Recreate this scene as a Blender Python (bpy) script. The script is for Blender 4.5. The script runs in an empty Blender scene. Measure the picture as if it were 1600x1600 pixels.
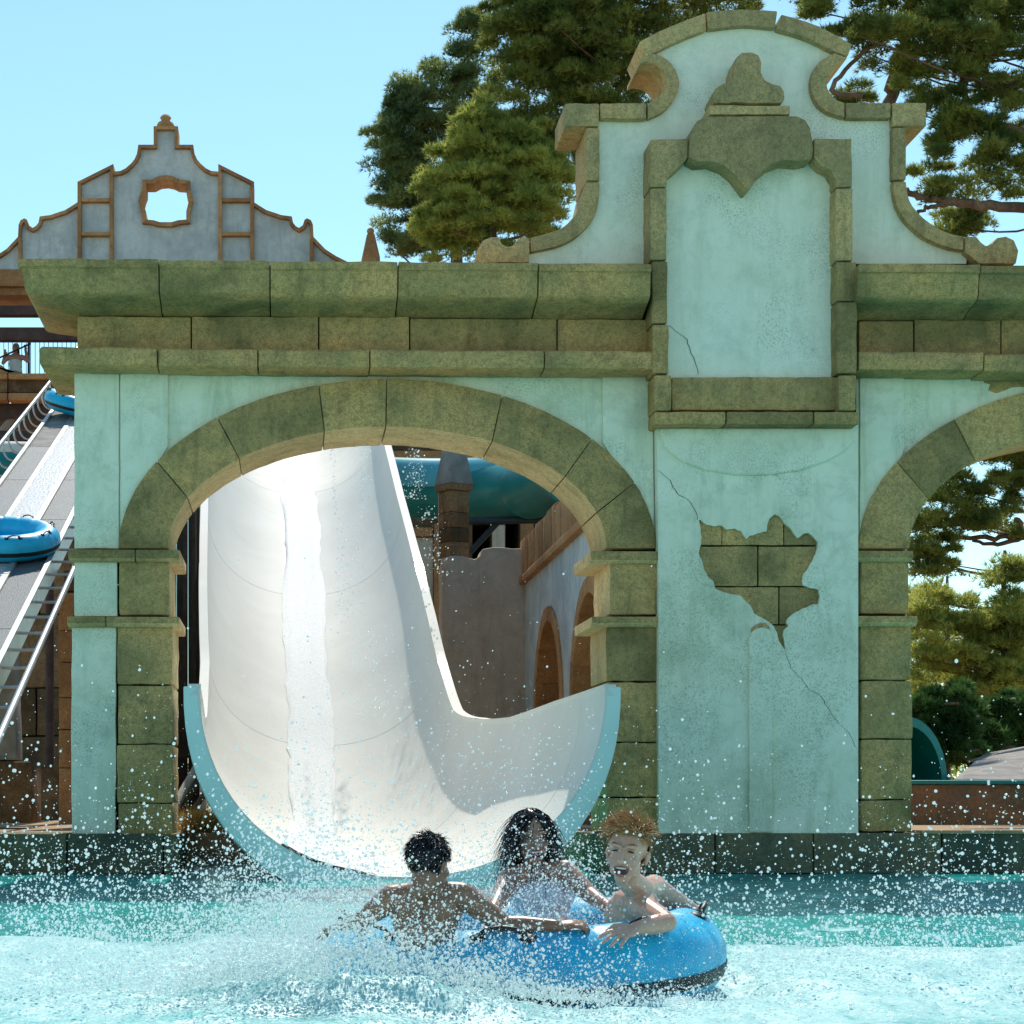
import bpy, bmesh, math, random
import numpy as np
from mathutils import Vector, Matrix
from mathutils.geometry import tessellate_polygon

# ------------------------------------------------------------------ camera
SC = bpy.context.scene
COL = SC.collection
F_PX = 3060.0                      # focal length for a 1600 px wide frame
YAW = math.radians(1.4)
CAM = Vector((0.0, 0.0, 0.64))
CX = 450.0 + F_PX * math.tan(YAW)
CY = 1250.0
cam_data = bpy.data.cameras.new('camera')
cam_data.sensor_width = 36.0
cam_data.lens = 36.0 * F_PX / 1600.0
cam_data.shift_x = (800.0 - CX) / 1600.0
cam_data.shift_y = (CY - 800.0) / 1600.0
cam_data.clip_start = 0.05
cam_data.clip_end = 3000.0
cam_ob = bpy.data.objects.new('camera', cam_data)
COL.objects.link(cam_ob)
cam_ob.location = CAM
cam_ob.rotation_euler = (math.radians(90), 0, -YAW)
SC.camera = cam_ob

# ------------------------------------------------------------------ sky, sun, exposure
SUN_EL = math.radians(50)
SUN_AZ = math.radians(6)          # clockwise from +Y: the sun stands behind the arcade, a little to the right
world = bpy.data.worlds.new('World')
SC.world = world
world.use_nodes = True
wn, wl = world.node_tree.nodes, world.node_tree.links
wn.clear()
w_out = wn.new('ShaderNodeOutputWorld')
w_bg = wn.new('ShaderNodeBackground')
w_sky = wn.new('ShaderNodeTexSky')
w_sky.sky_type = 'NISHITA'
w_sky.sun_disc = False
w_sky.sun_elevation = SUN_EL
w_sky.sun_rotation = SUN_AZ
w_sky.altitude = 0
w_sky.air_density = 1.0
w_sky.dust_density = 0.15
w_sky.ozone_density = 1.0
w_tint = wn.new('ShaderNodeMix')
w_tint.data_type = 'RGBA'
w_tint.blend_type = 'MULTIPLY'
w_tint.inputs['Factor'].default_value = 1.0
w_tint.inputs['B'].default_value = (0.66, 0.83, 0.77, 1)
wl.new(w_sky.outputs[0], w_tint.inputs['A'])
wl.new(w_tint.outputs['Result'], w_bg.inputs[0])
w_bg.inputs[1].default_value = 0.125
wl.new(w_bg.outputs[0], w_out.inputs[0])

sun_data = bpy.data.lights.new('sun', 'SUN')
sun_data.energy = 2.7
sun_data.angle = math.radians(0.55)
sun_data.color = (1.0, 0.94, 0.84)
sun_ob = bpy.data.objects.new('sun', sun_data)
COL.objects.link(sun_ob)
sdir = Vector((math.sin(SUN_AZ) * math.cos(SUN_EL), math.cos(SUN_AZ) * math.cos(SUN_EL), math.sin(SUN_EL)))
sun_ob.rotation_euler = sdir.to_track_quat('Z', 'Y').to_euler()
sun_ob.location = (0, 0, 40)

SC.view_settings.view_transform = 'Standard'
SC.view_settings.look = 'None'
SC.view_settings.exposure = 0.86
SC.view_settings.gamma = 1.0
SC.view_settings.use_curve_mapping = False
SC.render.engine = 'CYCLES'
SC.cycles.use_denoising = True
SC.cycles.max_bounces = 6
SC.cycles.diffuse_bounces = 3
SC.cycles.transparent_max_bounces = 6
SC.cycles.sample_clamp_indirect = 6.0

# ------------------------------------------------------------------ helpers
random.seed(7)
RNG = np.random.default_rng(11)
FWD = Vector((math.sin(YAW), math.cos(YAW), 0))
RGT = Vector((math.cos(YAW), -math.sin(YAW), 0))

def P(px, py, Y):
    """the point of the vertical plane y = Y that the photograph shows at (px, py)"""
    d = FWD + RGT * ((px - CX) / F_PX) + Vector((0, 0, 1)) * ((CY - py) / F_PX)
    t = Y / d.y
    return CAM + d * t

def tag(o, label=None, cat=None, group=None, kind=None):
    if label: o['label'] = label
    if cat: o['category'] = cat
    if group: o['group'] = group
    if kind: o['kind'] = kind
    return o

def empty(name, loc, label, cat, group=None):
    o = bpy.data.objects.new(name, None)
    o.empty_display_size = 0.2
    COL.objects.link(o)
    o.location = loc
    return tag(o, label, cat, group)

def put(name, me, mat=None, parent=None, smooth=None):
    o = bpy.data.objects.new(name, me)
    COL.objects.link(o)
    if mat is not None and not me.materials:
        me.materials.append(mat)
    if parent is not None:
        o.parent = parent
        if parent.parent is None:            # parts sit in world coordinates under their thing's empty
            o.matrix_parent_inverse = Matrix.Translation(-Vector(parent.location))
    if smooth is not None:
        shade(me, smooth)
    return o

def shade(me, ang):
    me.polygons.foreach_set('use_smooth', [True] * len(me.polygons))
    if ang < 179:
        me.set_sharp_from_angle(angle=math.radians(ang))

def bm_mesh(bm, name='mesh'):
    me = bpy.data.meshes.new(name)
    bmesh.ops.recalc_face_normals(bm, faces=bm.faces)
    bm.to_mesh(me)
    bm.free()
    return me

def np_mesh(name, v, f):
    me = bpy.data.meshes.new(name)
    v = np.asarray(v, dtype=np.float32); f = np.asarray(f, dtype=np.int32)
    n = f.shape[1]
    me.vertices.add(len(v)); me.vertices.foreach_set('co', v.ravel())
    me.loops.add(f.size); me.loops.foreach_set('vertex_index', f.ravel())
    me.polygons.add(len(f)); me.polygons.foreach_set('loop_start', np.arange(0, f.size, n, dtype=np.int32))
    me.update(calc_edges=True)
    return me

def bevel(bm, w, seg=2, ang=30):
    if w <= 0: return
    bm.normal_update()
    es = [e for e in bm.edges if len(e.link_faces) == 2 and e.calc_face_angle(0) > math.radians(ang)]
    bmesh.ops.bevel(bm, geom=es, offset=w, segments=seg, affect='EDGES', clamp_overlap=True, profile=0.6)

def rough(poly, step, amp, closed=True):
    """cut long edges and shake the points a little so that stones have no ruled outlines"""
    out = []
    n = len(poly)
    for i in range(n):
        a = poly[i]; b = poly[(i + 1) % n]
        L = math.hypot(b[0] - a[0], b[1] - a[1])
        k = max(1, int(L / step))
        for j in range(k):
            t = j / k
            s = 0.35 if j == 0 else 1.0
            out.append((a[0] + (b[0] - a[0]) * t + random.uniform(-amp, amp) * s,
                        a[1] + (b[1] - a[1]) * t + random.uniform(-amp, amp) * s))
    return out

def prism_bm(poly3, dy, holes3=(), taper=0.0):
    """poly3: points of the front face (all at one y); extruded dy metres away"""
    bm = bmesh.new()
    loops = [poly3] + list(holes3)
    flat = [p for l in loops for p in l]
    fv = [bm.verts.new(p) for p in flat]
    bv = [bm.verts.new(Vector(p) + Vector((0, dy, 0))) for p in flat]
    if holes3:
        tris = tessellate_polygon([[Vector((p[0], p[2], 0)) for p in l] for l in loops])
        for t in tris:
            if len(set(t)) == 3:
                try:
                    bm.faces.new([fv[i] for i in t]); bm.faces.new([bv[i] for i in reversed(t)])
                except ValueError:
                    pass
    else:
        bm.faces.new(fv); bm.faces.new(list(reversed(bv)))
    k = 0
    for l in loops:
        n = len(l)
        for i in range(n):
            a, b = k + i, k + (i + 1) % n
            bm.faces.new([fv[b], fv[a], bv[a], bv[b]])
        k += n
    bmesh.ops.recalc_face_normals(bm, faces=bm.faces)
    return bm

def slab(name, poly, y0, y1, mat, parent, bev=0.012, holes=(), step=0, amp=0.0, seg=2, ang=35):
    """a slab whose front outline is given in photograph pixels on the plane y0"""
    if step:
        poly = rough(poly, step, amp)
    p3 = [P(a, b, y0) for a, b in poly]
    h3 = [[P(a, b, y0) for a, b in h] for h in holes]
    bm = prism_bm(p3, y1 - y0, h3)
    if bev: bevel(bm, bev, seg, 40)
    return put(name, bm_mesh(bm, name), mat, parent, ang)

def rect(x0, y0, x1, y1):
    return [(x0, y0), (x1, y0), (x1, y1), (x0, y1)]

def stack_bm(levels):
    """levels: (z, x_left, x_right, y_front, y_back) rings, lofted bottom to top"""
    bm = bmesh.new()
    rings = []
    for z, xl, xr, yf, yb in levels:
        rings.append([bm.verts.new(c) for c in ((xl, yf, z), (xr, yf, z), (xr, yb, z), (xl, yb, z))])
    bm.faces.new(list(reversed(rings[0]))); bm.faces.new(rings[-1])
    for a, b in zip(rings, rings[1:]):
        for i in range(4):
            j = (i + 1) % 4
            bm.faces.new([a[i], a[j], b[j], b[i]])
    bmesh.ops.recalc_face_normals(bm, faces=bm.faces)
    return bm

def box_bm(x0, x1, y0, y1, z0, z1):
    return stack_bm([(z0, x0, x1, y0, y1), (z1, x0, x1, y0, y1)])

def box(name, x0, x1, y0, y1, z0, z1, mat, parent=None, bev=0.01):
    bm = box_bm(x0, x1, y0, y1, z0, z1)
    if bev: bevel(bm, bev, 2)
    return put(name, bm_mesh(bm, name), mat, parent, 35)

def tube_bm(pts, rad, n=8, bm=None, cap=True):
    """tapered tube through 3-D points"""
    bm = bm or bmesh.new()
    pts = [Vector(p) for p in pts]
    if not hasattr(rad, '__len__'): rad = [rad] * len(pts)
    rings = []
    up = None
    for i, p in enumerate(pts):
        a = pts[max(i - 1, 0)]; b = pts[min(i + 1, len(pts) - 1)]
        t = (b - a).normalized()
        if up is None:
            up = Vector((0, 0, 1)) if abs(t.z) < 0.9 else Vector((1, 0, 0))
        u = t.cross(up).normalized(); w = u.cross(t).normalized()
        up = w
        rings.append([bm.verts.new(p + (u * math.cos(2 * math.pi * k / n) + w * math.sin(2 * math.pi * k / n)) * rad[i]) for k in range(n)])
    for a, b in zip(rings, rings[1:]):
        for k in range(n):
            j = (k + 1) % n
            bm.faces.new([a[k], a[j], b[j], b[k]])
    if cap:
        bm.faces.new(list(reversed(rings[0]))); bm.faces.new(rings[-1])
    return bm

def tube(name, pts, rad, mat, parent=None, n=8):
    return put(name, bm_mesh(tube_bm(pts, rad, n), name), mat, parent, 50)

def smooth_path(pts, k=6):
    """Catmull-Rom through points"""
    pts = [Vector(p) for p in pts]
    out = []
    for i in range(len(pts) - 1):
        p0 = pts[max(i - 1, 0)]; p1 = pts[i]; p2 = pts[i + 1]; p3 = pts[min(i + 2, len(pts) - 1)]
        for j in range(k):
            t = j / k
            out.append(0.5 * ((2 * p1) + (p2 - p0) * t + (2 * p0 - 5 * p1 + 4 * p2 - p3) * t * t + (3 * p1 - p0 - 3 * p2 + p3) * t ** 3))
    out.append(pts[-1])
    return out

def lathe_bm(profile, c, n=20):
    bm = bmesh.new()
    rings = []
    for r, z in profile:
        rings.append([bm.verts.new((c[0] + r * math.cos(2 * math.pi * k / n), c[1] + r * math.sin(2 * math.pi * k / n), z)) for k in range(n)])
    for a, b in zip(rings, rings[1:]):
        for k in range(n):
            j = (k + 1) % n
            bm.faces.new([a[k], a[j], b[j], b[k]])
    bm.faces.new(list(reversed(rings[0]))); bm.faces.new(rings[-1])
    return bm

def copy_tree(o, parent=None, delta=Vector((0, 0, 0))):
    c = o.copy()
    COL.objects.link(c)
    c.parent = parent
    for ch in o.children:
        copy_tree(ch, c)
    return c

# ------------------------------------------------------------------ materials
def lin(r, g, b):
    f = lambda c: ((c / 255) / 12.92) if c / 255 <= 0.04045 else (((c / 255) + 0.055) / 1.055) ** 2.4
    return (f(r), f(g), f(b), 1)

class NT:
    def __init__(s, name):
        s.m = bpy.data.materials.new(name); s.m.use_nodes = True
        s.t = s.m.node_tree; s.n = s.t.nodes; s.l = s.t.links
        s.b = s.n['Principled BSDF']; s.out = s.n['Material Output']
        s.tc = s.n.new('ShaderNodeTexCoord')
        s.co = s.tc.outputs['Object']
    def noise(s, scale, detail=4, rough=0.55, dist=0.0, co=None, w=None):
        n = s.n.new('ShaderNodeTexNoise')
        n.inputs['Scale'].default_value = scale; n.inputs['Detail'].default_value = detail
        n.inputs['Roughness'].default_value = rough; n.inputs['Distortion'].default_value = dist
        s.l.new(co or s.co, n.inputs['Vector'])
        return n.outputs['Fac']
    def ramp(s, fac, stops):
        r = s.n.new('ShaderNodeValToRGB')
        e = r.color_ramp.elements
        while len(e) < len(stops): e.new(0.5)
        for i, (p, c) in enumerate(stops):
            e[i].position = p
            e[i].color = c if hasattr(c, '__len__') else (c, c, c, 1)
        s.l.new(fac, r.inputs[0])
        return r.outputs[0]
    def mix(s, fac, a, b, mode='MIX'):
        m = s.n.new('ShaderNodeMix'); m.data_type = 'RGBA'; m.blend_type = mode
        for k, v in (('Factor', fac), ('A', a), ('B', b)):
            i = m.inputs[k]
            if hasattr(v, 'links') or hasattr(v, 'is_linked'): s.l.new(v, i)
            else: i.default_value = v
        return m.outputs['Result']
    def math(s, op, a, b=0.0, clamp=False):
        m = s.n.new('ShaderNodeMath'); m.operation = op; m.use_clamp = clamp
        for i, v in enumerate((a, b)):
            if hasattr(v, 'is_linked'): s.l.new(v, m.inputs[i])
            else: m.inputs[i].default_value = v
        return m.outputs[0]
    def stretched(s, sx, sy, sz):
        m = s.n.new('ShaderNodeMapping'); m.inputs['Scale'].default_value = (sx, sy, sz)
        s.l.new(s.co, m.inputs['Vector']); return m.outputs['Vector']
    def rnd(s):
        return s.n.new('ShaderNodeObjectInfo').outputs['Random']
    def bump(s, h, strength=0.3, dist=0.01, prev=None):
        b = s.n.new('ShaderNodeBump')
        b.inputs['Strength'].default_value = strength; b.inputs['Distance'].default_value = dist
        s.l.new(h, b.inputs['Height'])
        if prev is not None: s.l.new(prev, b.inputs['Normal'])
        return b.outputs['Normal']
    def done(s, col=None, rough=0.8, spec=0.3, normal=None, metal=0.0):
        if col is not None:
            if hasattr(col, 'is_linked'): s.l.new(col, s.b.inputs['Base Color'])
            else: s.b.inputs['Base Color'].default_value = col
        if hasattr(rough, 'is_linked'): s.l.new(rough, s.b.inputs['Roughness'])
        else: s.b.inputs['Roughness'].default_value = rough
        s.b.inputs['Specular IOR Level'].default_value = spec
        s.b.inputs['Metallic'].default_value = metal
        if normal is not None: s.l.new(normal, s.b.inputs['Normal'])
        return s.m

def stone_mat(name, c1, c2, c3, dark, spread=0.25, bump=0.5):
    t = NT(name)
    r = t.rnd()
    big = t.noise(1.7, 3, 0.5, 0.6)
    f = t.math('ADD', big, t.math('MULTIPLY', t.math('SUBTRACT', r, 0.5), spread), True)
    col = t.ramp(f, [(0.30, c1), (0.48, c2), (0.66, c3)])
    st = t.ramp(t.noise(4.2, 8, 0.72, 0.5), [(0.50, 0.0), (0.74, 0.65)])
    col = t.mix(st, col, dark)
    drip = t.ramp(t.noise(1.0, 6, 0.7, 0.4, t.stretched(7, 7, .9)), [(0.54, 0.0), (0.72, 0.55)])
    col = t.mix(drip, col, dark)
    rust = t.ramp(t.noise(2.3, 4, 0.6, 0.7, t.stretched(1, 1, 1.3)), [(0.56, 0.0), (0.70, 0.5)])
    col = t.mix(rust, col, c3)
    grain = t.noise(95, 2, 0.7)
    col = t.mix(t.ramp(grain, [(0.42, 0.0), (0.66, 0.55)]), col, dark)
    col = t.mix(t.ramp(t.noise(26, 5, .75), [(0.46, 0.0), (0.70, 0.6)]), col, dark)
    v = t.math('ADD', 1.02, t.math('MULTIPLY', r, 0.26))
    col = t.mix(1.0, col, v, 'MULTIPLY')
    n1 = t.bump(t.noise(9, 5, 0.6), bump, 0.03)
    n2 = t.bump(grain, 0.5, 0.006, n1)
    return t.done(col, 0.9, 0.2, n2)

def stucco_mat(name, light, mid, dark, speck, bump=0.35):
    t = NT(name)
    big = t.noise(1.1, 5, 0.6, 0.4)
    col = t.ramp(big, [(0.24, dark), (0.40, mid), (0.56, light)])
    m2 = t.noise(3.5, 6, 0.7, 0.8)
    col = t.mix(t.ramp(m2, [(0.5, 0.0), (0.75, 0.55)]), col, light)
    drip = t.ramp(t.noise(1.0, 7, 0.72, 0.5, t.stretched(5, 5, .7)), [(0.50, 0.0), (0.72, 0.62)])
    col = t.mix(drip, col, dark)
    bl = t.ramp(t.noise(2.2, 9, 0.78, 0.3), [(0.50, 0.0), (0.68, 0.5)])
    col = t.mix(bl, col, (dark[0] * .8, dark[1] * .85, dark[2] * .85, 1))
    patch = t.ramp(t.noise(1.5, 4, 0.6, 0.5), [(0.46, 0.0), (0.60, 1.0)])
    pit = t.ramp(t.noise(70, 4, 0.8), [(0.52, 0.0), (0.60, 1.0)])
    pit2 = t.ramp(t.noise(140, 2, 0.6), [(0.62, 0.0), (0.7, 0.5)])
    pm = t.math('MULTIPLY', patch, pit)
    grime = t.ramp(t.noise(6.5, 8, 0.75, 0.6), [(0.52, 0.0), (0.74, 0.5)])
    col = t.mix(grime, col, dark)
    col = t.mix(t.math('MULTIPLY', pm, 0.5), col, speck)
    col = t.mix(t.math('MULTIPLY', pit2, 0.4), col, speck)
    n1 = t.bump(t.noise(14, 6, 0.65), bump, 0.02)
    n2 = t.bump(pm, -0.5, 0.006, n1)
    return t.done(col, 0.92, 0.15, n2)

def plain_mat(name, c, rough=0.6, spec=0.3, var=0.25, scale=6.0, bump=0.0, metal=0.0):
    t = NT(name)
    c2 = tuple(x * (1 - var) for x in c[:3]) + (1,)
    col = t.ramp(t.noise(scale, 5, 0.6, 0.3), [(0.35, c2), (0.65, c)])
    nrm = t.bump(t.noise(scale * 6, 4, 0.6), bump, 0.01) if bump else None
    return t.done(col, rough, spec, nrm, metal)

M = {}
M['stone'] = stone_mat('olive_stone', (0.29, 0.215, 0.088, 1), (0.48, 0.325, 0.135, 1), (0.66, 0.395, 0.155, 1), (0.11, 0.092, 0.040, 1), 0.20)
M['stone_warm'] = stone_mat('ochre_stone', (0.40, 0.30, 0.14, 1), (0.58, 0.40, 0.185, 1), (0.68, 0.44, 0.19, 1), (0.14, 0.11, 0.055, 1), 0.25)
M['stone_wet'] = stone_mat('wet_stone', (0.08, 0.095, 0.07, 1), (0.15, 0.145, 0.09, 1), (0.21, 0.17, 0.09, 1), (0.04, 0.05, 0.038, 1), 0.3)
M['joint'] = plain_mat('dark_mortar', (0.03, 0.03, 0.018, 1), 0.95, 0.1)
M['stucco'] = stucco_mat('aqua_stucco', (0.91, 0.90, 0.72, 1), (0.82, 0.82, 0.63, 1), (0.54, 0.57, 0.39, 1), (0.16, 0.20, 0.14, 1))
M['stucco_pale'] = stucco_mat('pale_stucco', (0.92, 0.91, 0.76, 1), (0.88, 0.87, 0.70, 1), (0.68, 0.70, 0.53, 1), (0.12, 0.18, 0.14, 1))
M['stucco_grey'] = stucco_mat('grey_stucco', (0.66, 0.70, 0.70, 1), (0.50, 0.55, 0.56, 1), (0.36, 0.39, 0.40, 1), (0.2, 0.2, 0.19, 1), 0.2)
M['terra'] = stone_mat('terracotta', (0.36, 0.18, 0.08, 1), (0.48, 0.24, 0.10, 1), (0.56, 0.31, 0.14, 1), (0.16, 0.09, 0.05, 1), 0.2, 0.3)
M['brown_stone'] = stone_mat('brown_stone', (0.12, 0.075, 0.04, 1), (0.22, 0.13, 0.065, 1), (0.33, 0.20, 0.10, 1), (0.05, 0.032, 0.02, 1), 0.4, 0.5)
M['grey_plaster'] = stucco_mat('taupe_plaster', (0.64, 0.52, 0.42, 1), (0.52, 0.415, 0.33, 1), (0.38, 0.295, 0.225, 1), (0.12, 0.1, 0.08, 1), 0.25)
M['dark_wood'] = plain_mat('dark_timber', (0.05, 0.034, 0.026, 1), 0.8, 0.2, 0.5, 5, 0.3)
M['beam'] = plain_mat('brown_beam', (0.10, 0.065, 0.06, 1), 0.8, 0.2, 0.4, 4, 0.2)
M['black'] = plain_mat('black_rubber', (0.016, 0.018, 0.02, 1), 0.5, 0.4, 0.3)
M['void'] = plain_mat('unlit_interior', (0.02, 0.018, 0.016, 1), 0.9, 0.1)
M['steel'] = plain_mat('galvanised_steel', (0.55, 0.55, 0.53, 1), 0.35, 0.5, 0.2, 9, 0.0, 0.6)
M['sand'] = plain_mat('sandy_ground', (0.50, 0.34, 0.21, 1), 0.95, 0.1, 0.4, 3.0, 0.5)
M['rail'] = plain_mat('navy_railing', (0.03, 0.05, 0.07, 1), 0.5, 0.4)
M['concrete'] = plain_mat('grey_concrete', (0.36, 0.33, 0.30, 1), 0.9, 0.2, 0.35, 4.0, 0.4)
M['teal_flume'] = plain_mat('teal_fibreglass', (0.006, 0.25, 0.24, 1), 0.34, 0.35, 0.25, 2.0)
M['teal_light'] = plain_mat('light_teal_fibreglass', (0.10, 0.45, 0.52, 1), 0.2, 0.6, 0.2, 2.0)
M['lip'] = plain_mat('aqua_gelcoat', (0.64, 0.84, 0.78, 1), 0.35, 0.5, 0.08, 2.0)
M['raft'] = None
# ------------------------------------------------------------------ the arcade
Y0 = 17.0
YB = 17.9
def bounce_tint(o, warm):
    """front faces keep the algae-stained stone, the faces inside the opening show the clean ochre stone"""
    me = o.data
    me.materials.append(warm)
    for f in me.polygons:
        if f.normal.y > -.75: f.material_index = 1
fac = empty('arcade_facade', P(607, 1300, Y0), 'green stained stone arcade with aqua stucco and curved gable rising from the pool', 'arcade')

def ell(cx, cy, a, b, t):
    return (cx + a * math.cos(t), cy - b * math.sin(t))

M['stone_bounce'] = stone_mat('bounce_lit_ochre_stone', (0.52, 0.38, 0.18, 1), (0.68, 0.49, 0.24, 1), (0.78, 0.57, 0.29, 1), (0.20, 0.15, 0.07, 1), .2)  # ochre stone made brighter: warm bounce light from the slide put into its colour
IN_A, IN_B, OUT_A, OUT_B, SPRING = 342, 190, 420, 265, 857
def arch(cx, jin, jout):
    """voussoirs between the given joints (px from the arch centre, inner and outer edge)"""
    ti = [math.pi] + [math.acos(max(-1, min(1, x / IN_A))) for x in jin] + [0]
    to = [math.pi] + [math.acos(max(-1, min(1, x / OUT_A))) for x in jout] + [0]
    for k in range(len(ti) - 1):
        g = 0.0022
        a = [ti[k] - g, ti[k + 1] + g]; b = [to[k] - g, to[k + 1] + g]
        n = 9
        poly = [ell(cx, SPRING, OUT_A + random.uniform(-.6, .6), OUT_B + random.uniform(-.6, .6), b[0] + (b[1] - b[0]) * i / n) for i in range(n + 1)]
        poly += [ell(cx, SPRING, IN_A + random.uniform(-.6, .6), IN_B + random.uniform(-.6, .6), a[1] + (a[0] - a[1]) * i / n) for i in range(n + 1)]
        bounce_tint(slab('voussoir', poly, Y0 + random.uniform(-.012, .008), YB, M['stone_arch'], fac, 0.011), M['stone_bounce'])
JIN = [-311, -231, -98, -2, 164, 277, 327]
JOUT = [-360, -266, -107, -1, 180, 320, 387]
M['stone_arch'] = M['stone']
CX1, CX2 = 605, 1763
arch(CX1, JIN, JOUT)
arch(CX2, [-312, -239, -98, 20, 160, 280], [-361, -272, -107, 25, 185, 325])

def spandrel(cx, x0, x1, top):
    poly = [(x0, top), (x1, top), (x1, SPRING)]
    A, B = (IN_A + OUT_A) / 2 + 12, (IN_B + OUT_B) / 2 + 12
    poly += [ell(cx, SPRING, A, B, math.pi * i / 40) for i in range(41)]
    poly += [(x0, SPRING)]
    slab('stucco_wall', poly, 17.07, 17.83, M['stucco'], fac, 0)
spandrel(CX1, 120, 1024, 578)
spandrel(CX2, 1338, 2220, 578)

# mortar core behind the stones of each pier, and the middle pier
def core(x0, x1, y0, y1, a=17.10, b=17.80):
    slab('mortar_core', rect(x0, y0, x1, y1), a, b, M['joint'], fac, 0)
core(122, 262, 860, 1310); core(958, 1026, 860, 1310); core(1344, 1414, 860, 1310)
core(1030, 1338, 220, 1310, 17.06, 17.84); core(2115, 2200, 860, 1310)
core(124, 1030, 415, 582, 17.12, 17.86); core(1338, 2215, 415, 582, 17.12, 17.86)

# flat stucco strips
def stuc(poly, y, m='stucco', step=30, amp=.7, yb=17.85, bev=.012, name='stucco_strip'):
    return slab(name, poly, y, yb, M[m], fac, bev, step=step, amp=amp)
def over(cx, y):   # outer edge of an arch at height y, left and right
    d = OUT_A * math.sqrt(max(0, 1 - ((SPRING - y) / OUT_B) ** 2))
    return cx - d, cx + d
stuc([(116, 582), (186, 582), (186, 857), (116, 857)], 17.03)
ys = [700, 720, 745, 770, 800, 830, 857]
stuc([(188, 582), (262, 582)] + [(262, over_y) for over_y in (640, 697)] + [(over(CX1, y)[0] + 4, y) for y in ys[1:]] + [(188, 857), (188, 700)], 17.035)
stuc([(942, 586), (1021, 586), (1021, 857), (1019, 857)] + [(over(CX1, y)[1] - 4, y) for y in reversed(ys[1:])] + [(942, 692)], 17.035)
stuc([(1344, 586), (1413, 586), (1413, 700)] + [(over(CX2, y)[0] + 4, y) for y in ys[1:]] + [(1344, 857)], 17.035)
stuc([(116, 876), (183, 876), (183, 963), (116, 963)], 17.03)
stuc([(112, 979), (182, 979), (181, 1090), (180, 1308), (112, 1308), (111, 1120)], 17.02)

# coursed piers
def pier(x0, x1, courses, warm=False):
    for a, b in zip(courses, courses[1:]):
        j = random.uniform(-1.5, 1.5)
        bounce_tint(slab('pier_block', rect(x0 + random.uniform(-1, 1), a + 1, x1 + j, b - 1), Y0 + random.uniform(0, .014), YB + random.uniform(-.02, .0), M['stone'], fac, 0.016, step=16, amp=.9), M['stone_bounce'])
pier(186, 266, (876, 962)); pier(184, 270, (979, 1070, 1163, 1255, 1310))
pier(952, 1027, (878, 961)); pier(948, 1029, (977, 1065, 1160, 1246, 1302))
pier(1346, 1419, (873, 959)); pier(1346, 1425, (976, 1063, 1155, 1250, 1300))
pier(2100, 2190, (873, 959)); pier(2100, 2190, (976, 1063, 1155, 1250, 1300))

def ledge(x0, x1, ya, yb, cuts, side):
    """projecting string course on a pier; side tells on which sides it wraps into the opening"""
    xs = [x0] + cuts + [x1]
    zt = P(0, ya, 16.93).z; zb = P(0, yb, 16.93).z
    for a, b in zip(xs, xs[1:]):
        xa = P(a + .7, ya, 16.93).x; xb = P(b - .7, ya, 16.93).x
        h = zt - zb
        bm = stack_bm([(zb, xa, xb, 16.97, YB + .05), (zb + .35 * h, xa, xb, 16.93, YB + .06), (zt, xa, xb, 16.93, YB + .06)])
        bevel(bm, .014, 2)
        bounce_tint(put('ledge_stone', bm_mesh(bm, 'ledge_stone'), M['stone'], fac, 35), M['stone_bounce'])
ledge(106, 282, 858, 876, [211], 'r'); ledge(104, 281, 963, 979, [165], 'r')
ledge(922, 1037, 858, 877, [], 'l'); ledge(924, 1040, 961, 977, [], 'l')
ledge(1334, 1428, 856, 873, [], 'b'); ledge(1331, 1435, 959, 975, [], 'b')
ledge(2085, 2200, 856, 873, [], 'b'); ledge(2085, 2200, 959, 975, [], 'b')

# entablature: cornice, frieze, architrave
def zof(py, Y): return P(0, py, Y).z
XL = P(118, 500, Y0).x
def prof_blocks(name, xs, Yf, prof, left_end, dyj=.006):
    """blocks of one moulding; prof: (py at the front plane, projection)"""
    for k, (a, b) in enumerate(zip(xs, xs[1:])):
        ly = 17.0 - max(p for _, p in prof)
        xa = P(a + .9, 480, ly).x; xb = P(b - .9, 480, ly).x
        first = (k == 0 and left_end)
        jz = random.uniform(-.008, .008); jy = random.uniform(-.012, .012)
        lv = []
        for py, pr in prof:
            z = zof(py, 17.0 - pr) + jz
            lv.append((z, (XL - pr) if first else xa, xb, 17.0 - pr + jy, 17.9 + (pr * .3)))
        bm = stack_bm(lv)
        # extra cuts for uneven faces
        es = [e for e in bm.edges if abs(e.verts[0].co.x - e.verts[1].co.x) > .5]
        bmesh.ops.subdivide_edges(bm, edges=es, cuts=6, use_grid_fill=True)
        for v in bm.verts:
            v.co += Vector((0, random.uniform(-.006, .006), random.uniform(-.005, .005)))
        bevel(bm, .013, 2, 50)
        put(name, bm_mesh(bm, name), M['stone'], fac, 40)
CORN = [(490, .03), (483, .09), (475, .17), (467, .27), (459, .36), (453, .385), (419, .41), (416, .435), (404, .435)]
prof_blocks('cornice_block', [40, 248, 422, 622, 842, 1019], 16.57, CORN, True)
prof_blocks('cornice_block', [1341, 1532, 1740, 1960, 2190], 16.57, CORN, False)
FRZ = [(546, .0), (492, .0)]
prof_blocks('frieze_block', [120, 299, 498, 640, 871, 1021], 17.0, FRZ, False)
prof_blocks('frieze_block', [1342, 1428, 1564, 1760, 1950, 2190], 17.0, FRZ, False)
ARC = [(575, .20), (570, .27), (546, .28), (543, .26)]
prof_blocks('architrave_block', [68, 246, 403, 578, 851, 1022], 16.72, ARC, True)
prof_blocks('architrave_block', [1342, 1538, 1760, 1980, 2190], 16.72, ARC, False)

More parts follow.
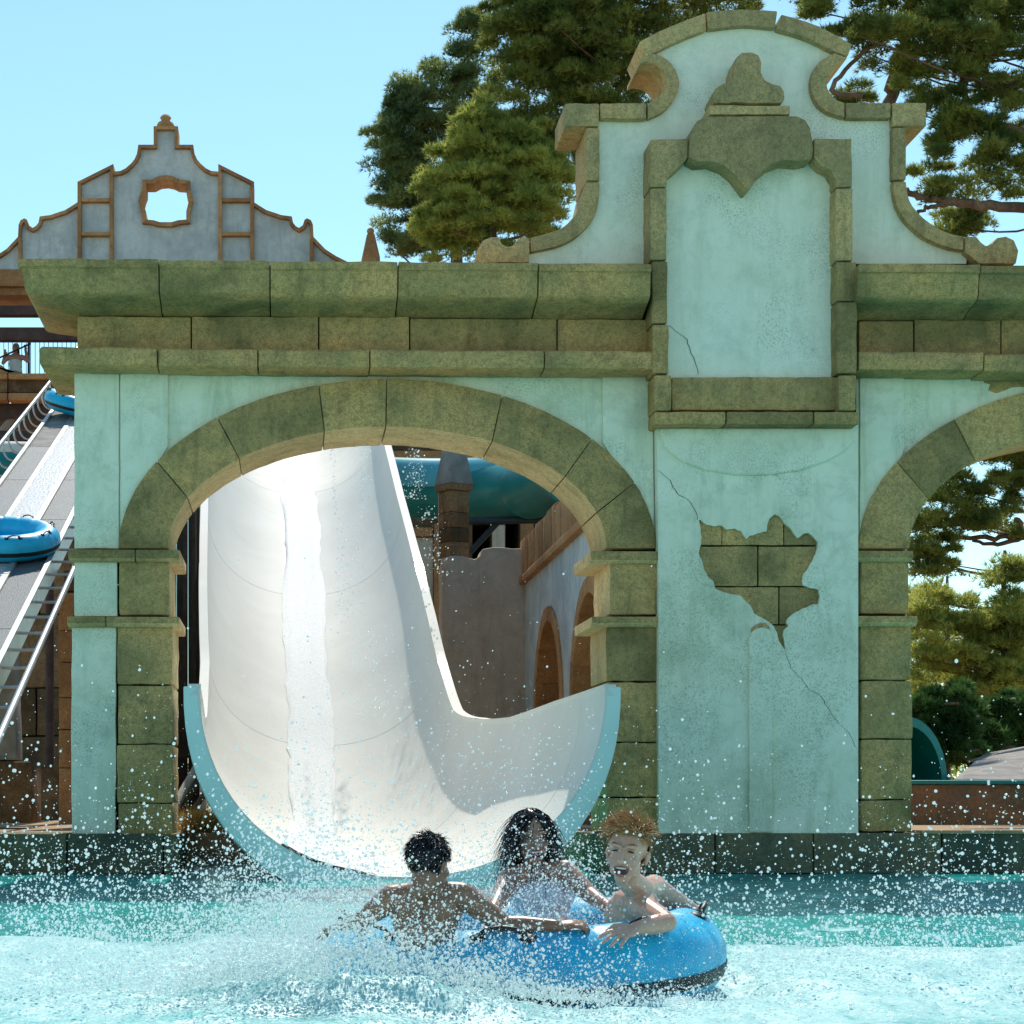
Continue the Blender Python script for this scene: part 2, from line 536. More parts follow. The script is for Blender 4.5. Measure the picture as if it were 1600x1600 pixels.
# middle pier: stucco sheet with a hole where the plaster has fallen off
H = [(360, 165), (375, 160), (410, 195), (470, 210), (540, 205), (570, 235), (640, 228), (690, 250), (715, 290), (732, 312), (760, 285), (840, 262),
     (890, 250), (895, 200), (910, 155), (952, 118), (985, 130), (1030, 190), (1080, 232), (1112, 280), (1135, 305), (1180, 268), (1215, 262), (1255, 295), (1290, 335),
     (1285, 390), (1255, 465), (1215, 535), (1180, 580), (1168, 630), (1175, 670), (1220, 692), (1295, 705), (1308, 760), (1290, 822), (1235, 825), (1190, 848), (1120, 880),
     (1060, 925), (1045, 965), (1060, 990), (1025, 1020), (1018, 1060), (1030, 1130), (1036, 1195), (1022, 1160), (985, 1105), (970, 1040), (945, 990), (900, 955), (850, 925), (795, 895), (760, 830), (690, 755),
     (570, 730), (490, 700), (475, 640), (430, 605), (400, 550), (385, 480), (358, 425), (375, 360), (383, 300), (372, 215)]
hole = [(1020 + a * .2, 780 + b * .2) for a, b in H]
hole = rough(hole, 4, .7)
slab('stucco_panel', [(1026, 664), (1341, 664), (1341, 1302), (1029, 1302), (1029, 900)], 16.92, 17.05, M['stucco'], fac, 0.0, holes=[hole])
bk = fac
for (a, b, c, d) in ((1080, 800, 1127.5, 851.5), (1129, 800, 1224, 851.5), (1225.5, 800, 1300, 851.5),
                     (1080, 854, 1183, 915.5), (1185.5, 854, 1300, 915.5),
                     (1080, 917.5, 1216, 975.5), (1218, 917.5, 1300, 975.5), (1180, 977.5, 1260, 1030)):
    slab('brick', rect(a, b, c, d), 16.955 + random.uniform(-.006, .004), 17.04, M['stone'], fac, .006, step=14, amp=.5)
# pale band with a round head and the shallow apron under the sill
slab('stucco_band', [(1171, 1300), (1171, 1000), (1175, 988), (1182, 982), (1193, 980), (1203, 984), (1206, 992), (1207, 1300)], 16.880, 16.95, M['stucco'], fac, .008, step=20, amp=.6)
slab('chipped_stone', [(1174, 986), (1176, 980), (1186, 974), (1196, 973), (1203, 980), (1204, 987), (1190, 985)], 16.888, 16.93, M['stone_warm'], fac, .006)
apr = [(1031, 668), (1336, 668), (1334, 690), (1320, 706), (1290, 722), (1250, 735), (1200, 742), (1150, 742), (1100, 734), (1065, 720), (1042, 702), (1032, 684)]
slab('stucco_apron', apr, 16.885, 16.95, M['stucco'], fac, .03, seg=3)
def crack(pts, y, w=.9):
    fine = []
    for (a, b), (c, d) in zip(pts, pts[1:]):
        k = max(1, int(math.hypot(c - a, d - b) / 5))
        fine += [(a + (c - a) * i / k + random.uniform(-1.3, 1.3), b + (d - b) * i / k + random.uniform(-.8, .8)) for i in range(k)]
    pts = fine + [pts[-1]]
    n = len(pts); L = []; R = []
    for i, (a, b) in enumerate(pts):
        k = .62 * w * (0.35 + 0.65 * math.sin(math.pi * min(1, (i + 1) / n)))
        L.append((a - k, b - k * .4)); R.append((a + k, b + k * .4))
    slab('crack', L + R[::-1], y, y + .01, M['joint'], fac, 0)
crack([(1028, 734), (1047, 750), (1058, 772), (1074, 780), (1086, 795), (1090, 812)], 16.917, 1.1)
crack([(1227, 1020), (1236, 1044), (1252, 1060), (1262, 1075), (1280, 1085), (1290, 1100), (1310, 1130), (1326, 1145), (1338, 1170)], 16.917, .7)
slab('exposed_stone', [(1538, 590), (1640, 588), (1640, 600), (1580, 606), (1556, 614), (1545, 610), (1548, 600), (1538, 598)], 17.062, 17.1, M['stone'], fac, .004, step=9, amp=1)

# niche with its stone frame
NF = 16.70
slab('niche_panel', rect(1036, 255, 1308, 592), 16.89, 17.04, M['stucco_pale'], fac, 0)
crack([(1046, 508), (1060, 520), (1074, 530), (1078, 548), (1086, 562), (1091, 585)], 16.884, .7)
def fstone(poly, y=NF, m='stone', yb=17.05, bev=.016, name='frame_stone', st=16, am=.8):
    return slab(name, poly, y, yb, M[m], fac, bev, step=st, amp=am)
fstone([(1016, 218), (1075, 216), (1075, 246), (1060, 262), (1050, 270), (1042, 278), (1042, 292), (1016, 292)], m='stone_warm')
fstone(rect(1016, 294, 1042, 406), m='stone_warm')
fstone(rect(1019, 408, 1043, 505)); fstone(rect(1020, 507, 1045, 583)); fstone(rect(1023, 586, 1049, 641))
fstone([(1272, 216), (1331, 216), (1332, 292), (1306, 292), (1305, 280), (1298, 266), (1282, 258), (1272, 246)], m='stone_warm')
fstone(rect(1306, 294, 1333, 407), m='stone_warm')
fstone(rect(1307, 409, 1338, 470)); fstone(rect(1308, 472, 1339, 583)); fstone(rect(1311, 586, 1338, 641))
fstone(rect(1050, 589, 1309, 641), 16.80)
for a, b in ((1023, 1134), (1135.5, 1271), (1272.5, 1342)):
    fstone(rect(a, 643, b, 663), 16.72, name='sill_stone')
# carved head: cartouche with an ogee point, plinth and worn finial
og = [(1082, 200), (1090, 188), (1105, 181), (1245, 181), (1258, 187), (1266, 199), (1271, 232), (1269, 248), (1250, 252), (1225, 250), (1204, 258), (1188, 272), (1177, 288),
      (1168, 298), (1160, 288), (1148, 272), (1132, 259), (1110, 251), (1090, 253), (1077, 246), (1078, 222)]
fstone(og, 16.66, 'stone_warm', name='cartouche', bev=.013, st=12, am=.6)
fstone(rect(1108, 164, 1235, 179), 16.68, 'stone_warm', name='plinth')
fin = [(1116, 161), (1113, 150), (1118, 137), (1130, 130), (1140, 126), (1146, 118), (1148, 100), (1152, 88), (1160, 81), (1175, 80), (1186, 84), (1191, 96), (1190, 112), (1195, 124), (1208, 130),
       (1220, 132), (1226, 142), (1227, 152), (1223, 161)]
fstone(fin, 16.70, 'stone_warm', name='finial', bev=.03, st=10, am=.8)

# gable above the cornice
G0 = 16.95
def gst(poly, yb=17.6, name='gable_stone', m='stone_warm', st=14, am=.6):
    return slab(name, poly, G0 + random.uniform(-.01, .01), yb, M[m], fac, .015, step=st, amp=am)
gpoly = [(826, 412), (826, 396), (880, 382), (912, 360), (932, 330), (935, 283), (934, 190), (934, 180), (1012, 180), (1036, 170), (1056, 143), (1056, 115), (1038, 93), (1015, 82),
         (1024, 74), (1068, 54), (1105, 40), (1161, 34), (1211, 38), (1262, 54), (1304, 76), (1302, 84), (1281, 98), (1270, 125), (1275, 152), (1292, 171), (1320, 182), (1397, 182), (1397, 283),
         (1402, 314), (1416, 340), (1446, 368), (1482, 384), (1510, 390), (1510, 412)]
slab('gable_wall', gpoly, 17.03, 17.5, M['stucco_pale'], fac, 0.0)
def arcstrip(outer, inner):
    sm = lambda l: [(p.x, p.y) for p in smooth_path([Vector((a, b, 0)) for a, b in l], 4)]
    return sm(outer) + sm(inner)[::-1]
gst([(742, 410), (748, 387), (756, 375), (768, 370), (779, 370), (784, 380), (793, 386), (802, 383), (809, 373), (818, 370), (826, 371), (828, 392), (826, 410)], name='scroll_end')
gst(arcstrip([(829, 371), (874, 358), (897, 337), (909, 314), (916, 284)], [(829, 394), (881, 381), (914, 358), (933, 328), (937, 284)]))
gst(rect(916, 199, 937, 282)); gst(rect(883, 161, 936, 197), name='gable_block')
gst(rect(938, 161, 1010, 185))
gst(arcstrip([(1012, 162), (1032, 148), (1041, 135), (1039, 115), (1026, 101), (1009, 97), (999, 101)], [(1012, 186), (1040, 171), (1060, 142), (1058, 115), (1040, 91), (1014, 83), (1000, 92)]))
gst(arcstrip([(999, 65), (1045, 42), (1102, 20)], [(1009, 88), (1024, 81), (1066, 61), (1104, 46)]))
gst(arcstrip([(1104, 18), (1161, 14), (1215, 17)], [(1106, 46), (1161, 40), (1211, 44)]))
gst(arcstrip([(1221, 22), (1276, 39), (1332, 69)], [(1213, 45), (1262, 60), (1303, 80), (1325, 88)]))
gst(arcstrip([(1325, 90), (1303, 106), (1293, 128), (1296, 143), (1306, 155), (1320, 160)], [(1304, 82), (1279, 98), (1267, 125), (1272, 153), (1290, 173), (1320, 184)]))
gst(rect(1322, 160, 1392, 184)); gst(rect(1394, 160, 1448, 197), name='gable_block'); gst(rect(1394, 199, 1416, 281))
gst(arcstrip([(1416, 283), (1422, 314), (1443, 340), (1475, 361), (1506, 369)], [(1395, 283), (1399, 314), (1413, 342), (1443, 370), (1480, 386), (1506, 391)]))
gst([(1508, 370), (1526, 369), (1533, 378), (1541, 384), (1551, 380), (1558, 371), (1572, 369), (1585, 375), (1592, 392), (1588, 412), (1530, 412), (1508, 394)], name='scroll_end')

# footing: the wet pool wall under the arcade
x = -400
zt = P(0, 1302, 16.93).z
while x < 2300:
    w = random.uniform(130, 210)
    if x < 282 < x + w: w = 282 - x
    if 281 < x < 930: x = 936; continue
    for za, zb in ((-0.6, .0), (.004, zt)):
        bm = box_bm(P(x + 1, 0, 16.93).x, P(x + w - 1, 0, 16.93).x, 16.9 + random.uniform(-.01, .01), 17.95, za, zb + random.uniform(-.006, .0))
        bevel(bm, .015, 2)
        put('footing_block', bm_mesh(bm, 'footing_block'), M['stone_wet'], fac, 35)
    x += w
# ------------------------------------------------------------------ ground and pool
GZ = 0.335
bm = bmesh.new()
def quad(bm, x0, x1, y0, y1, z):
    bm.faces.new([bm.verts.new(c) for c in ((x0, y0, z), (x1, y0, z), (x1, y1, z), (x0, y1, z))])
PX0, PX1, PY0, PY1 = -26, 30, -5, 17.6
SX0, SX1, SY1 = -.98, 2.78, 20.3        # channel that lets the slide run out into the pool
for a in ((-900, 900, SY1, 1800), (-900, SX0, PY1, SY1), (SX1, 900, PY1, SY1), (-900, 900, -900, PY0), (-900, PX0, PY0, PY1), (PX1, 900, PY0, PY1)):
    quad(bm, a[0], a[1], a[2], a[3], GZ)
for a, b in (((PX0, PY0), (PX1, PY0)), ((PX1, PY0), (PX1, PY1)), ((PX0, PY1), (PX0, PY0)), ((PX1, PY1), (SX1, PY1)), ((SX0, PY1), (PX0, PY1)), ((SX1, PY1), (SX1, SY1)), ((SX1, SY1), (SX0, SY1)), ((SX0, SY1), (SX0, PY1))):
    bm.faces.new([bm.verts.new(c) for c in ((*a, GZ), (*b, GZ), (*b, -.7), (*a, -.7))])
me = bpy.data.meshes.new('ground'); bm.to_mesh(me); bm.free()
tag(put('ground', me, M['sand']), kind='structure')

# ------------------------------------------------------------------ water surface (fine where the camera looks)
def axis(parts):
    out = []
    for a, b, s in parts:
        out += list(np.arange(a, b, s))
    return np.array(out + [parts[-1][1]])
ax = axis([(PX0, -4, .8), (-4, -2, .1), (-2, 4, .032), (4, 8, .1), (8, PX1, .8)])
ay = axis([(PY0, 4.6, .5), (4.6, 9.5, .03), (9.5, 13, .05), (13, 20.4, .1)])
XX, YY = np.meshgrid(ax, ay)
def vnoise(x, y, seed):
    """smooth value noise"""
    r = np.random.default_rng(seed).random((256, 256))
    xi = np.floor(x).astype(int); yi = np.floor(y).astype(int)
    fx = x - xi; fy = y - yi
    fx = fx * fx * (3 - 2 * fx); fy = fy * fy * (3 - 2 * fy)
    g = lambda i, j: r[i % 256, j % 256]
    return (g(xi, yi) * (1 - fx) * (1 - fy) + g(xi + 1, yi) * fx * (1 - fy) + g(xi, yi + 1) * (1 - fx) * fy + g(xi + 1, yi + 1) * fx * fy) * 2 - 1
def sstep(a, b, x):
    t = np.clip((x - a) / (b - a), 0, 1); return t * t * (3 - 2 * t)
RC = P(815, 1450, 7.0); RC.z = 0.078          # raft centre
def ridge(x, y):
    """the wave thrown up in front and at the left of the raft"""
    w = np.interp(x, [-1.8, -.7, -.25, .0, .25, .5, .75, 1.0, 1.3, 1.9, 2.6], [.03, .06, .13, .21, .20, .14, .07, .03, .02, .02, .0])
    return w * np.exp(-((y - 5.98) / .26) ** 2)
foam = sstep(9.6, 8.7, YY + .9 * vnoise(XX * 1.1, YY * .8, 3) + .6 * vnoise(XX * 4, YY * 3, 4) + .15 * np.abs(XX - .8))
foam *= 1 - .38 * sstep(6.4, 5.2, YY + .5 * vnoise(XX * 1.2, YY * 1.5, 16)) - .22 * (vnoise(XX * .9, YY * .9, 17) > .15)
foam = np.maximum(foam, .30 * sstep(14.5, 10.0, YY + .8 * vnoise(XX * .9, YY * .7, 14)) * (.4 + .6 * (vnoise(XX * .7, YY * .5, 15) > -.2)))
rr = np.sqrt((XX - RC.x) ** 2 + (YY - RC.y) ** 2)
foam = np.maximum(foam, sstep(1.9, 1.1, rr + .3 * vnoise(XX * 3, YY * 3, 8)))
hz = .012 * vnoise(XX * 1.6, YY * 1.1, 1) + .009 * vnoise(XX * 4.3, YY * 3.1, 2) + .005 * vnoise(XX * 9, YY * 7, 5)
hz += foam * (.022 * vnoise(XX * 5, YY * 5, 6) + .010 * np.abs(vnoise(XX * 13, YY * 13, 7)) + .003 * vnoise(XX * 27, YY * 27, 9))
rg = ridge(XX, YY)
hz += rg * (.55 + .3 * vnoise(XX * 5, YY * 5, 10) + .18 * vnoise(XX * 12, YY * 12, 12))
hz -= .05 * np.exp(-((rr - .74) / .16) ** 2) * (XX > .5)
hz = np.where((rr < .6), -.12, hz)
hz *= sstep(17.2, 16.5, YY) * .6 + .4
nx, ny = len(ax), len(ay)
V = np.stack([XX.ravel(), YY.ravel(), hz.ravel()], 1)
idx = np.arange(nx * ny).reshape(ny, nx)
Fq = np.stack([idx[:-1, :-1].ravel(), idx[:-1, 1:].ravel(), idx[1:, 1:].ravel(), idx[1:, :-1].ravel()], 1)
me = np_mesh('pool_water', V, Fq)
at = me.attributes.new('foam', 'FLOAT', 'POINT'); at.data.foreach_set('value', foam.ravel().astype(np.float32))
t = NT('pool_water')
fa = t.n.new('ShaderNodeAttribute'); fa.attribute_name = 'foam'
ff = fa.outputs['Fac']
br = t.math('ADD', ff, t.math('MULTIPLY', t.math('SUBTRACT', t.noise(9, 6, .7, .5), .5), .9))
fm = t.ramp(br, [(0.32, 0.0), (0.72, 1.0)])
bub = t.noise(38, 6, .72, .3)
deep = t.ramp(t.noise(1.2, 3), [(.35, (0.010, 0.32, 0.31, 1)), (.65, (0.028, 0.48, 0.44, 1))])
foamc = t.ramp(bub, [(.30, (0.15, 0.47, 0.47, 1)), (.5, (0.31, 0.58, 0.57, 1)), (.68, (0.48, 0.67, 0.65, 1))])
col = t.mix(fm, deep, foamc)
n1 = t.bump(t.noise(7, 4, .6, .4), .55, .04)
n2 = t.bump(t.noise(60, 4, .7), .25, .008, n1)
rgh = t.ramp(fm, [(0, 0.06), (1, 0.45)])
t.done(col, rgh, .35, n2)
t.b.inputs['IOR'].default_value = 1.33
o = put('pool_water', me, t.m, None, 180); tag(o, kind='structure')

# ------------------------------------------------------------------ the white water slide
t = NT('white_gelcoat')
c = t.ramp(t.noise(1.2, 5, .6, .8), [(.3, (.72, .69, .625, 1)), (.7, (.79, .765, .70, 1))])
t.done(c, .62, .06, t.bump(t.noise(2.2, 3), .05, .03))
t.b.inputs['Coat Weight'].default_value = .03; t.b.inputs['Coat Roughness'].default_value = .08
M['gel'] = t.m
# y, z of the trough bottom, x of left and right wall, wall height
ST = [(15.5, .03, -.70, 2.52, 1.51), (16.6, .035, -.73, 2.28, 1.43), (17.8, .055, -.76, 2.02, 1.32), (18.8, .12, -.79, 1.80, 1.30), (19.9, .40, -.81, 1.66, 1.20), (21.26, 1.08, -.84, 1.60, 1.14), (22.3, 1.70, -.90, 1.56, 1.12),
      (23.6, 2.44, -.96, 1.50, 1.12), (25.8, 3.55, -1.04, 1.42, 1.12), (27.6, 4.48, -1.06, 1.36, 1.12), (29.0, 5.18, -1.04, 1.32, 1.10), (30.2, 5.55, -1.0, 1.28, 1.05), (33.0, 6.35, -.95, 1.25, 1.0), (37.0, 7.6, -.9, 1.2, 1.0), (44.0, 10.2, -.9, 1.2, 1.0)]
SS = np.array(ST)
tt = np.arange(len(ST)); fine = []
def cat(a, k):
    pts = smooth_path([Vector((r[0], r[1], 0)) for r in ST], k)
    return pts
K = 8
pp = cat(ST, K)
nst = len(pp)
st_t = np.linspace(0, len(ST) - 1, nst)
sl = np.interp(st_t, tt, SS[:, 2]); sr = np.interp(st_t, tt, SS[:, 3]); sd = np.interp(st_t, tt, SS[:, 4])
NU = 36
def slide_ring(i, off):
    """points of the trough section at station i, off metres into the trough (negative: outside)"""
    a = pp[max(i - 1, 0)]; b = pp[min(i + 1, nst - 1)]
    ty, tz = (b.x - a.x), (b.y - a.y)
    L = math.hypot(ty, tz); ty /= L; tz /= L
    ny_, nz_ = -tz, ty
    c = (sl[i] + sr[i]) / 2; hw = (sr[i] - sl[i]) / 2 - off; d = sd[i]
    out = []
    for k in range(NU + 1):
        ph = -math.pi / 2 + math.pi * k / NU
        s = math.sin(ph)
        x = c + hw * math.copysign(abs(s) ** .9, s)
        h = d - (d - off) * (abs(math.cos(ph)) ** .95)
        out.append(Vector((x, pp[i].x + ny_ * h, pp[i].y + nz_ * h)))
    return out
def shell(name, i0, i1, o_in, o_out, mat, parent, drop=0.0):
    bm = bmesh.new()
    A = []; B = []
    for i in range(i0, i1 + 1):
        ra = slide_ring(i, o_in + drop); rb = slide_ring(i, o_out + drop)
        A.append([bm.verts.new(p) for p in ra]); B.append([bm.verts.new(p) for p in rb])
    for G, flip in ((A, False), (B, True)):
        for r0, r1 in zip(G, G[1:]):
            for k in range(NU):
                f = [r0[k], r0[k + 1], r1[k + 1], r1[k]]
                bm.faces.new(f[::-1] if flip else f)
    for k in (0, NU):
        for j in range(len(A) - 1):
            bm.faces.new([A[j][k], B[j][k], B[j + 1][k], A[j + 1][k]])
    for j in (0, len(A) - 1):
        for k in range(NU):
            bm.faces.new([A[j][k], A[j][k + 1], B[j][k + 1], B[j][k]])
    return put(name, bm_mesh(bm, name), mat, parent, 40)
slide = empty('water_slide', (0.9, 15.5, 0), 'wide white water slide pouring down through the arch into the pool', 'water slide')
cuts = [0, 4, 12, 22, 32, 42, 52, 62, 72, 80, 88, nst - 1]
for q, (a, b) in enumerate(zip(cuts, cuts[1:])):
    if q % 2 == 0:      # every other length slips under its neighbours
        shell('chute_section', max(a - 1, 0), min(b + 1, nst - 1), 0.0, -.05, M['gel'], slide)
    else:
        shell('chute_section', a, b, 0.0, -.045, M['gel'], slide, drop=.002)
# flat flanges along the two rims, in lengths
for side in (0, NU):
    for q, (a, b) in enumerate(zip(cuts, cuts[1:])):
        if q < 2 and side == 0: pass
        bm = bmesh.new(); rows = []
        for i in range(a, b + 1):
            p = slide_ring(i, 0)[side]
            s = -1 if side == 0 else 1
            w = .085
            if i == b: pass
            rows.append([bm.verts.new(p + Vector((s * -.012, 0, .0))), bm.verts.new(p + Vector((s * w, 0, .0))), bm.verts.new(p + Vector((s * w, 0, -.09))), bm.verts.new(p + Vector((s * -.012 + s * .02, 0, -.09)))])
        for r in rows:
            for v in r: v.co.z += .018
        for r0, r1 in zip(rows, rows[1:]):
            for k in range(4): bm.faces.new([r0[k], r0[(k + 1) % 4], r1[(k + 1) % 4], r1[k]])
        bm.faces.new(rows[0]); bm.faces.new(rows[-1][::-1])
        put('rim_flange', bm_mesh(bm, 'rim_flange'), M['gel'], slide, 35)
# aqua end lip with its outer skin
bm = bmesh.new(); A = []; B = []
for i in range(3):
    ring = slide_ring(i, -.004); c_ = Vector(((sl[i] + sr[i]) / 2, pp[i].x, pp[i].y + sd[i]))
    A.append([bm.verts.new(p) for p in ring])
    B.append([bm.verts.new(p + (p - c_).normalized() * (.122 + .13 * math.cos(-math.pi / 2 + math.pi * k / NU) ** 1.5)) for k, p in enumerate(ring)])
for i in range(2):
    for k in range(NU):
        bm.faces.new([A[i][k], A[i][k + 1], A[i + 1][k + 1], A[i + 1][k]]); bm.faces.new([B[i][k + 1], B[i][k], B[i + 1][k], B[i + 1][k + 1]])
for i in (0, 2):
    for k in range(NU): bm.faces.new([A[i][k], A[i][k + 1], B[i][k + 1], B[i][k]])
for k in (0, NU):
    for i in range(2): bm.faces.new([A[i][k], B[i][k], B[i + 1][k], A[i + 1][k]])
bmesh.ops.recalc_face_normals(bm, faces=bm.faces)
bevel(bm, .012, 2, 50)
put('end_lip', bm_mesh(bm, 'end_lip'), M['lip'], slide, 40)
sk = shell('outer_skin', 2, 40, -.055, -.085, M['lip'], slide)
# steel legs under the trough
for yy_, zz_ in ((21.0, .9), (24, 2.6), (27.5, 4.4), (31, 5.8)):
    for xx_ in (-.55, 1.05):
        tube('slide_leg', [(xx_, yy_ + .3, GZ - .1), (xx_, yy_ + .3, zz_ - .02)], .06, M['steel'], slide, 10)
# running water down the middle
bm = bmesh.new(); rows = []
NW = 14
for i in range(0, nst):
    ring = slide_ring(i, .0)
    c0 = np.interp(pp[i].x, [15.5, 18, 22, 29, 34], [.30, .27, .24, .17, .12])
    hw = np.interp(pp[i].x, [15.5, 18, 22, 26, 29, 34], [.40, .25, .24, .255, .25, .26]) 
    row = []
    for k in range(NW + 1):
        x = c0 + hw * (2 * k / NW - 1) + (.035 * float(vnoise(np.array([i * .21]), np.array([k * 3.3]), 41)[0]) + .02 * float(vnoise(np.array([i * .9]), np.array([k * 3.3]), 42)[0])) * (k in (0, NW))
        xs = [p.x for p in ring]
        yv = float(np.interp(x, xs, [p.y for p in ring])); zv = float(np.interp(x, xs, [p.z for p in ring]))
        e = 1 - abs(2 * k / NW - 1) ** 8
        row.append(bm.verts.new((x, yv - .012 * e, zv + (.004 + .020 * e) + random.uniform(0, .006))))
    rows.append(row)
for r0, r1 in zip(rows, rows[1:]):
    for k in range(NW): bm.faces.new([r0[k], r0[k + 1], r1[k + 1], r1[k]])
t = NT('running_water')
nz = t.noise(55, 5, .7, .4)
t.done(t.ramp(nz, [(.35, (.68, .69, .67, 1)), (.6, (.86, .87, .85, 1))]), .5, .12, t.bump(nz, .8, .015))
wstream = put('running_water', bm_mesh(bm, 'running_water'), t.m, None, 180)
tag(wstream, 'foaming stream of water running down the middle of the white slide', 'water')

# ------------------------------------------------------------------ structures seen through the left arch
rear = empty('rear_courtyard_wall', P(760, 1290, 27), 'taupe plastered courtyard wall with ragged top behind the slide', 'wall')
slab('plaster_wall', [(690, 872), (706, 868), (722, 868), (734, 872), (742, 874), (750, 868), (753, 858), (770, 855), (800, 857), (830, 855), (838, 856), (838, 1300), (690, 1300)], 27, 27.5, M['grey_plaster'], rear, .03, step=12, amp=1.2)
side = empty('arched_side_wall', (3.4, 23, GZ), 'grey side wall with two terracotta arches and slatted parapet beyond the arch', 'wall')
def side_wall():
    X = 3.28
    def yz(poly): return [Vector((X, a, b)) for a, b in poly]
    outer = [(27.0, GZ - .1), (27.0, 3.62), (19.2, 3.62), (19.2, GZ - .1)]
    def arch_yz(y0, y1, top, grow=0.0):
        c = (y0 + y1) / 2; h = (y1 - y0) / 2 + grow
        sp = top - (y1 - y0) / 2
        pts = [(c + h, GZ + .02)] + [(c + h * math.cos(math.pi * i / 16), sp + (h) * math.sin(math.pi * i / 16)) for i in range(17)] + [(c - h, GZ + .02)]
        return pts
    A1 = arch_yz(23.25, 25.9, 3.05); A2 = arch_yz(19.9, 22.55, 3.05)
    loops = [outer, A1, A2]
    flat = [p for l in loops for p in l]
    tris = tessellate_polygon([[Vector((a, b, 0)) for a, b in l] for l in loops])
    bm = bmesh.new()
    fv = [bm.verts.new((X, a, b)) for a, b in flat]; bv = [bm.verts.new((X + .35, a, b)) for a, b in flat]
    for q in tris:
        bm.faces.new([fv[i] for i in q]); bm.faces.new([bv[i] for i in reversed(q)])
    k = 0
    for l in loops:
        n = len(l)
        for i in range(n):
            a, b = k + i, k + (i + 1) % n
            bm.faces.new([fv[a], fv[b], bv[b], bv[a]])
        k += n
    put('plaster_wall', bm_mesh(bm, 'plaster_wall'), M['stucco_grey'], side)
    for (y0, y1) in ((23.25, 25.9), (19.9, 22.55)):
        # terracotta lining standing proud of the wall, in arch stones
        ins = arch_yz(y0, y1, 3.05, -.16); outs = arch_yz(y0, y1, 3.05, .03)
        n = len(ins)
        groups = [(0, 1)] + [(i, min(i + 2, n - 2)) for i in range(1, n - 2, 2)] + [(n - 2, n - 1)]
        for a, b in groups:
            if a == b: continue
            seq = list(range(a, b + 1))
            poly = [outs[i] for i in seq] + [ins[i] for i in reversed(seq)]
            bm = bmesh.new()
            f = [bm.verts.new((X - .03, p, q)) for p, q in poly]; g = [bm.verts.new((X + .38, p, q)) for p, q in poly]
            bm.faces.new(f); bm.faces.new(g[::-1])
            for i in range(len(poly)):
                j = (i + 1) % len(poly); bm.faces.new([f[j], f[i], g[i], g[j]])
            bmesh.ops.recalc_face_normals(bm, faces=bm.faces); bevel(bm, .008, 1)
            put('arch_stone', bm_mesh(bm, 'arch_stone'), M['terra'], side, 35)
    box('string_course', X - .09, X + .40, 19.2, 27.05, 3.62, 3.72, M['terra'], side)
    y = 19.2
    while y < 27:
        box('parapet_plank', X - .05 + random.uniform(-.01, .01), X + .3, y + .012, y + .388, 3.725, 4.22 + random.uniform(-.03, .03), M['terra'], side, .012)
        y += .4
    # stone room behind the arches
    bm = box_bm(5.1, 5.4, 18.8, 28, GZ, 4.4); bevel(bm, .01, 1)
    put('inner_wall', bm_mesh(bm, 'inner_wall'), M['brown_stone'], side)
    for k in range(5):
        box('inner_course', 5.04, 5.12, 18.9, 27.9, GZ + k * .7 + .01, GZ + k * .7 + .69, M['terra'], side, .012)
    box('inner_roof', 3.64, 5.5, 18.8, 28, 4.25, 4.45, M['dark_wood'], side)
side_wall()

# post with a pyramid cap standing on the courtyard wall
pc = P(712, 870, 27.0)
post = empty('capped_post', (pc.x, 27.3, pc.z - .3), 'square stone post with grey pyramid cap on the courtyard wall', 'post')
def rotbox(name, cx, cy, lv, mat, parent, ang, bev=.01):
    """lofted square: levels (z, half width)"""
    bm = bmesh.new(); rings = []
    for z, h in lv:
        rings.append([bm.verts.new((cx + h * math.sqrt(2) * math.cos(ang + math.pi / 4 + k * math.pi / 2), cy + h * math.sqrt(2) * math.sin(ang + math.pi / 4 + k * math.pi / 2), z)) for k in range(4)])
    bm.faces.new(rings[0][::-1]); bm.faces.new(rings[-1])
    for a, b in zip(rings, rings[1:]):
        for k in range(4): bm.faces.new([a[k], a[(k + 1) % 4], b[(k + 1) % 4], b[k]])
    bmesh.ops.recalc_face_normals(bm, faces=bm.faces)
    if bev: bevel(bm, bev, 2)
    return put(name, bm_mesh(bm, name), mat, parent, 35)
AR = math.radians(-62)
zz = [P(0, v, 27.3).z for v in (885, 846, 824, 800, 766)]
for k in range(4):
    rotbox('stone_block', pc.x, 27.3, [(zz[k] + .003, .155), (zz[k + 1] - .003, .155)], M['brown_stone'], post, AR, .008)
# plaster skin left on one face
d1 = Vector((math.cos(AR + math.pi), math.sin(AR + math.pi), 0)); d2 = Vector((-d1.y, d1.x, 0))
for dd, ee in ((d1, d2),):
    cpt = Vector((pc.x, 27.3, 0)) + dd * .158
    bm = bmesh.new()
    vs = []
    for s, z in ((-.15, zz[0] + .05), (.15, zz[0] + .02), (.15, zz[4]), (-.15, zz[4])):
        vs.append(cpt + ee * s + Vector((0, 0, z)))
    a = [bm.verts.new(v) for v in vs]; b = [bm.verts.new(v + dd * .014) for v in vs]
    bm.faces.new(a[::-1]); bm.faces.new(b)
    for k in range(4): bm.faces.new([a[k], a[(k + 1) % 4], b[(k + 1) % 4], b[k]])
    put('plaster_skin', bm_mesh(bm, 'plaster_skin'), M['grey_plaster'], post)
rotbox('cap_band', pc.x, 27.3, [(zz[4] + .002, .185), (zz[4] + .09, .20)], M['brown_stone'], post, AR)
zp = P(0, 690, 27.3).z
rotbox('pyramid_cap', pc.x, 27.3, [(zz[4] + .092, .20), (zp, .105), (zp + .25, .02)], M['concrete'], post, AR)

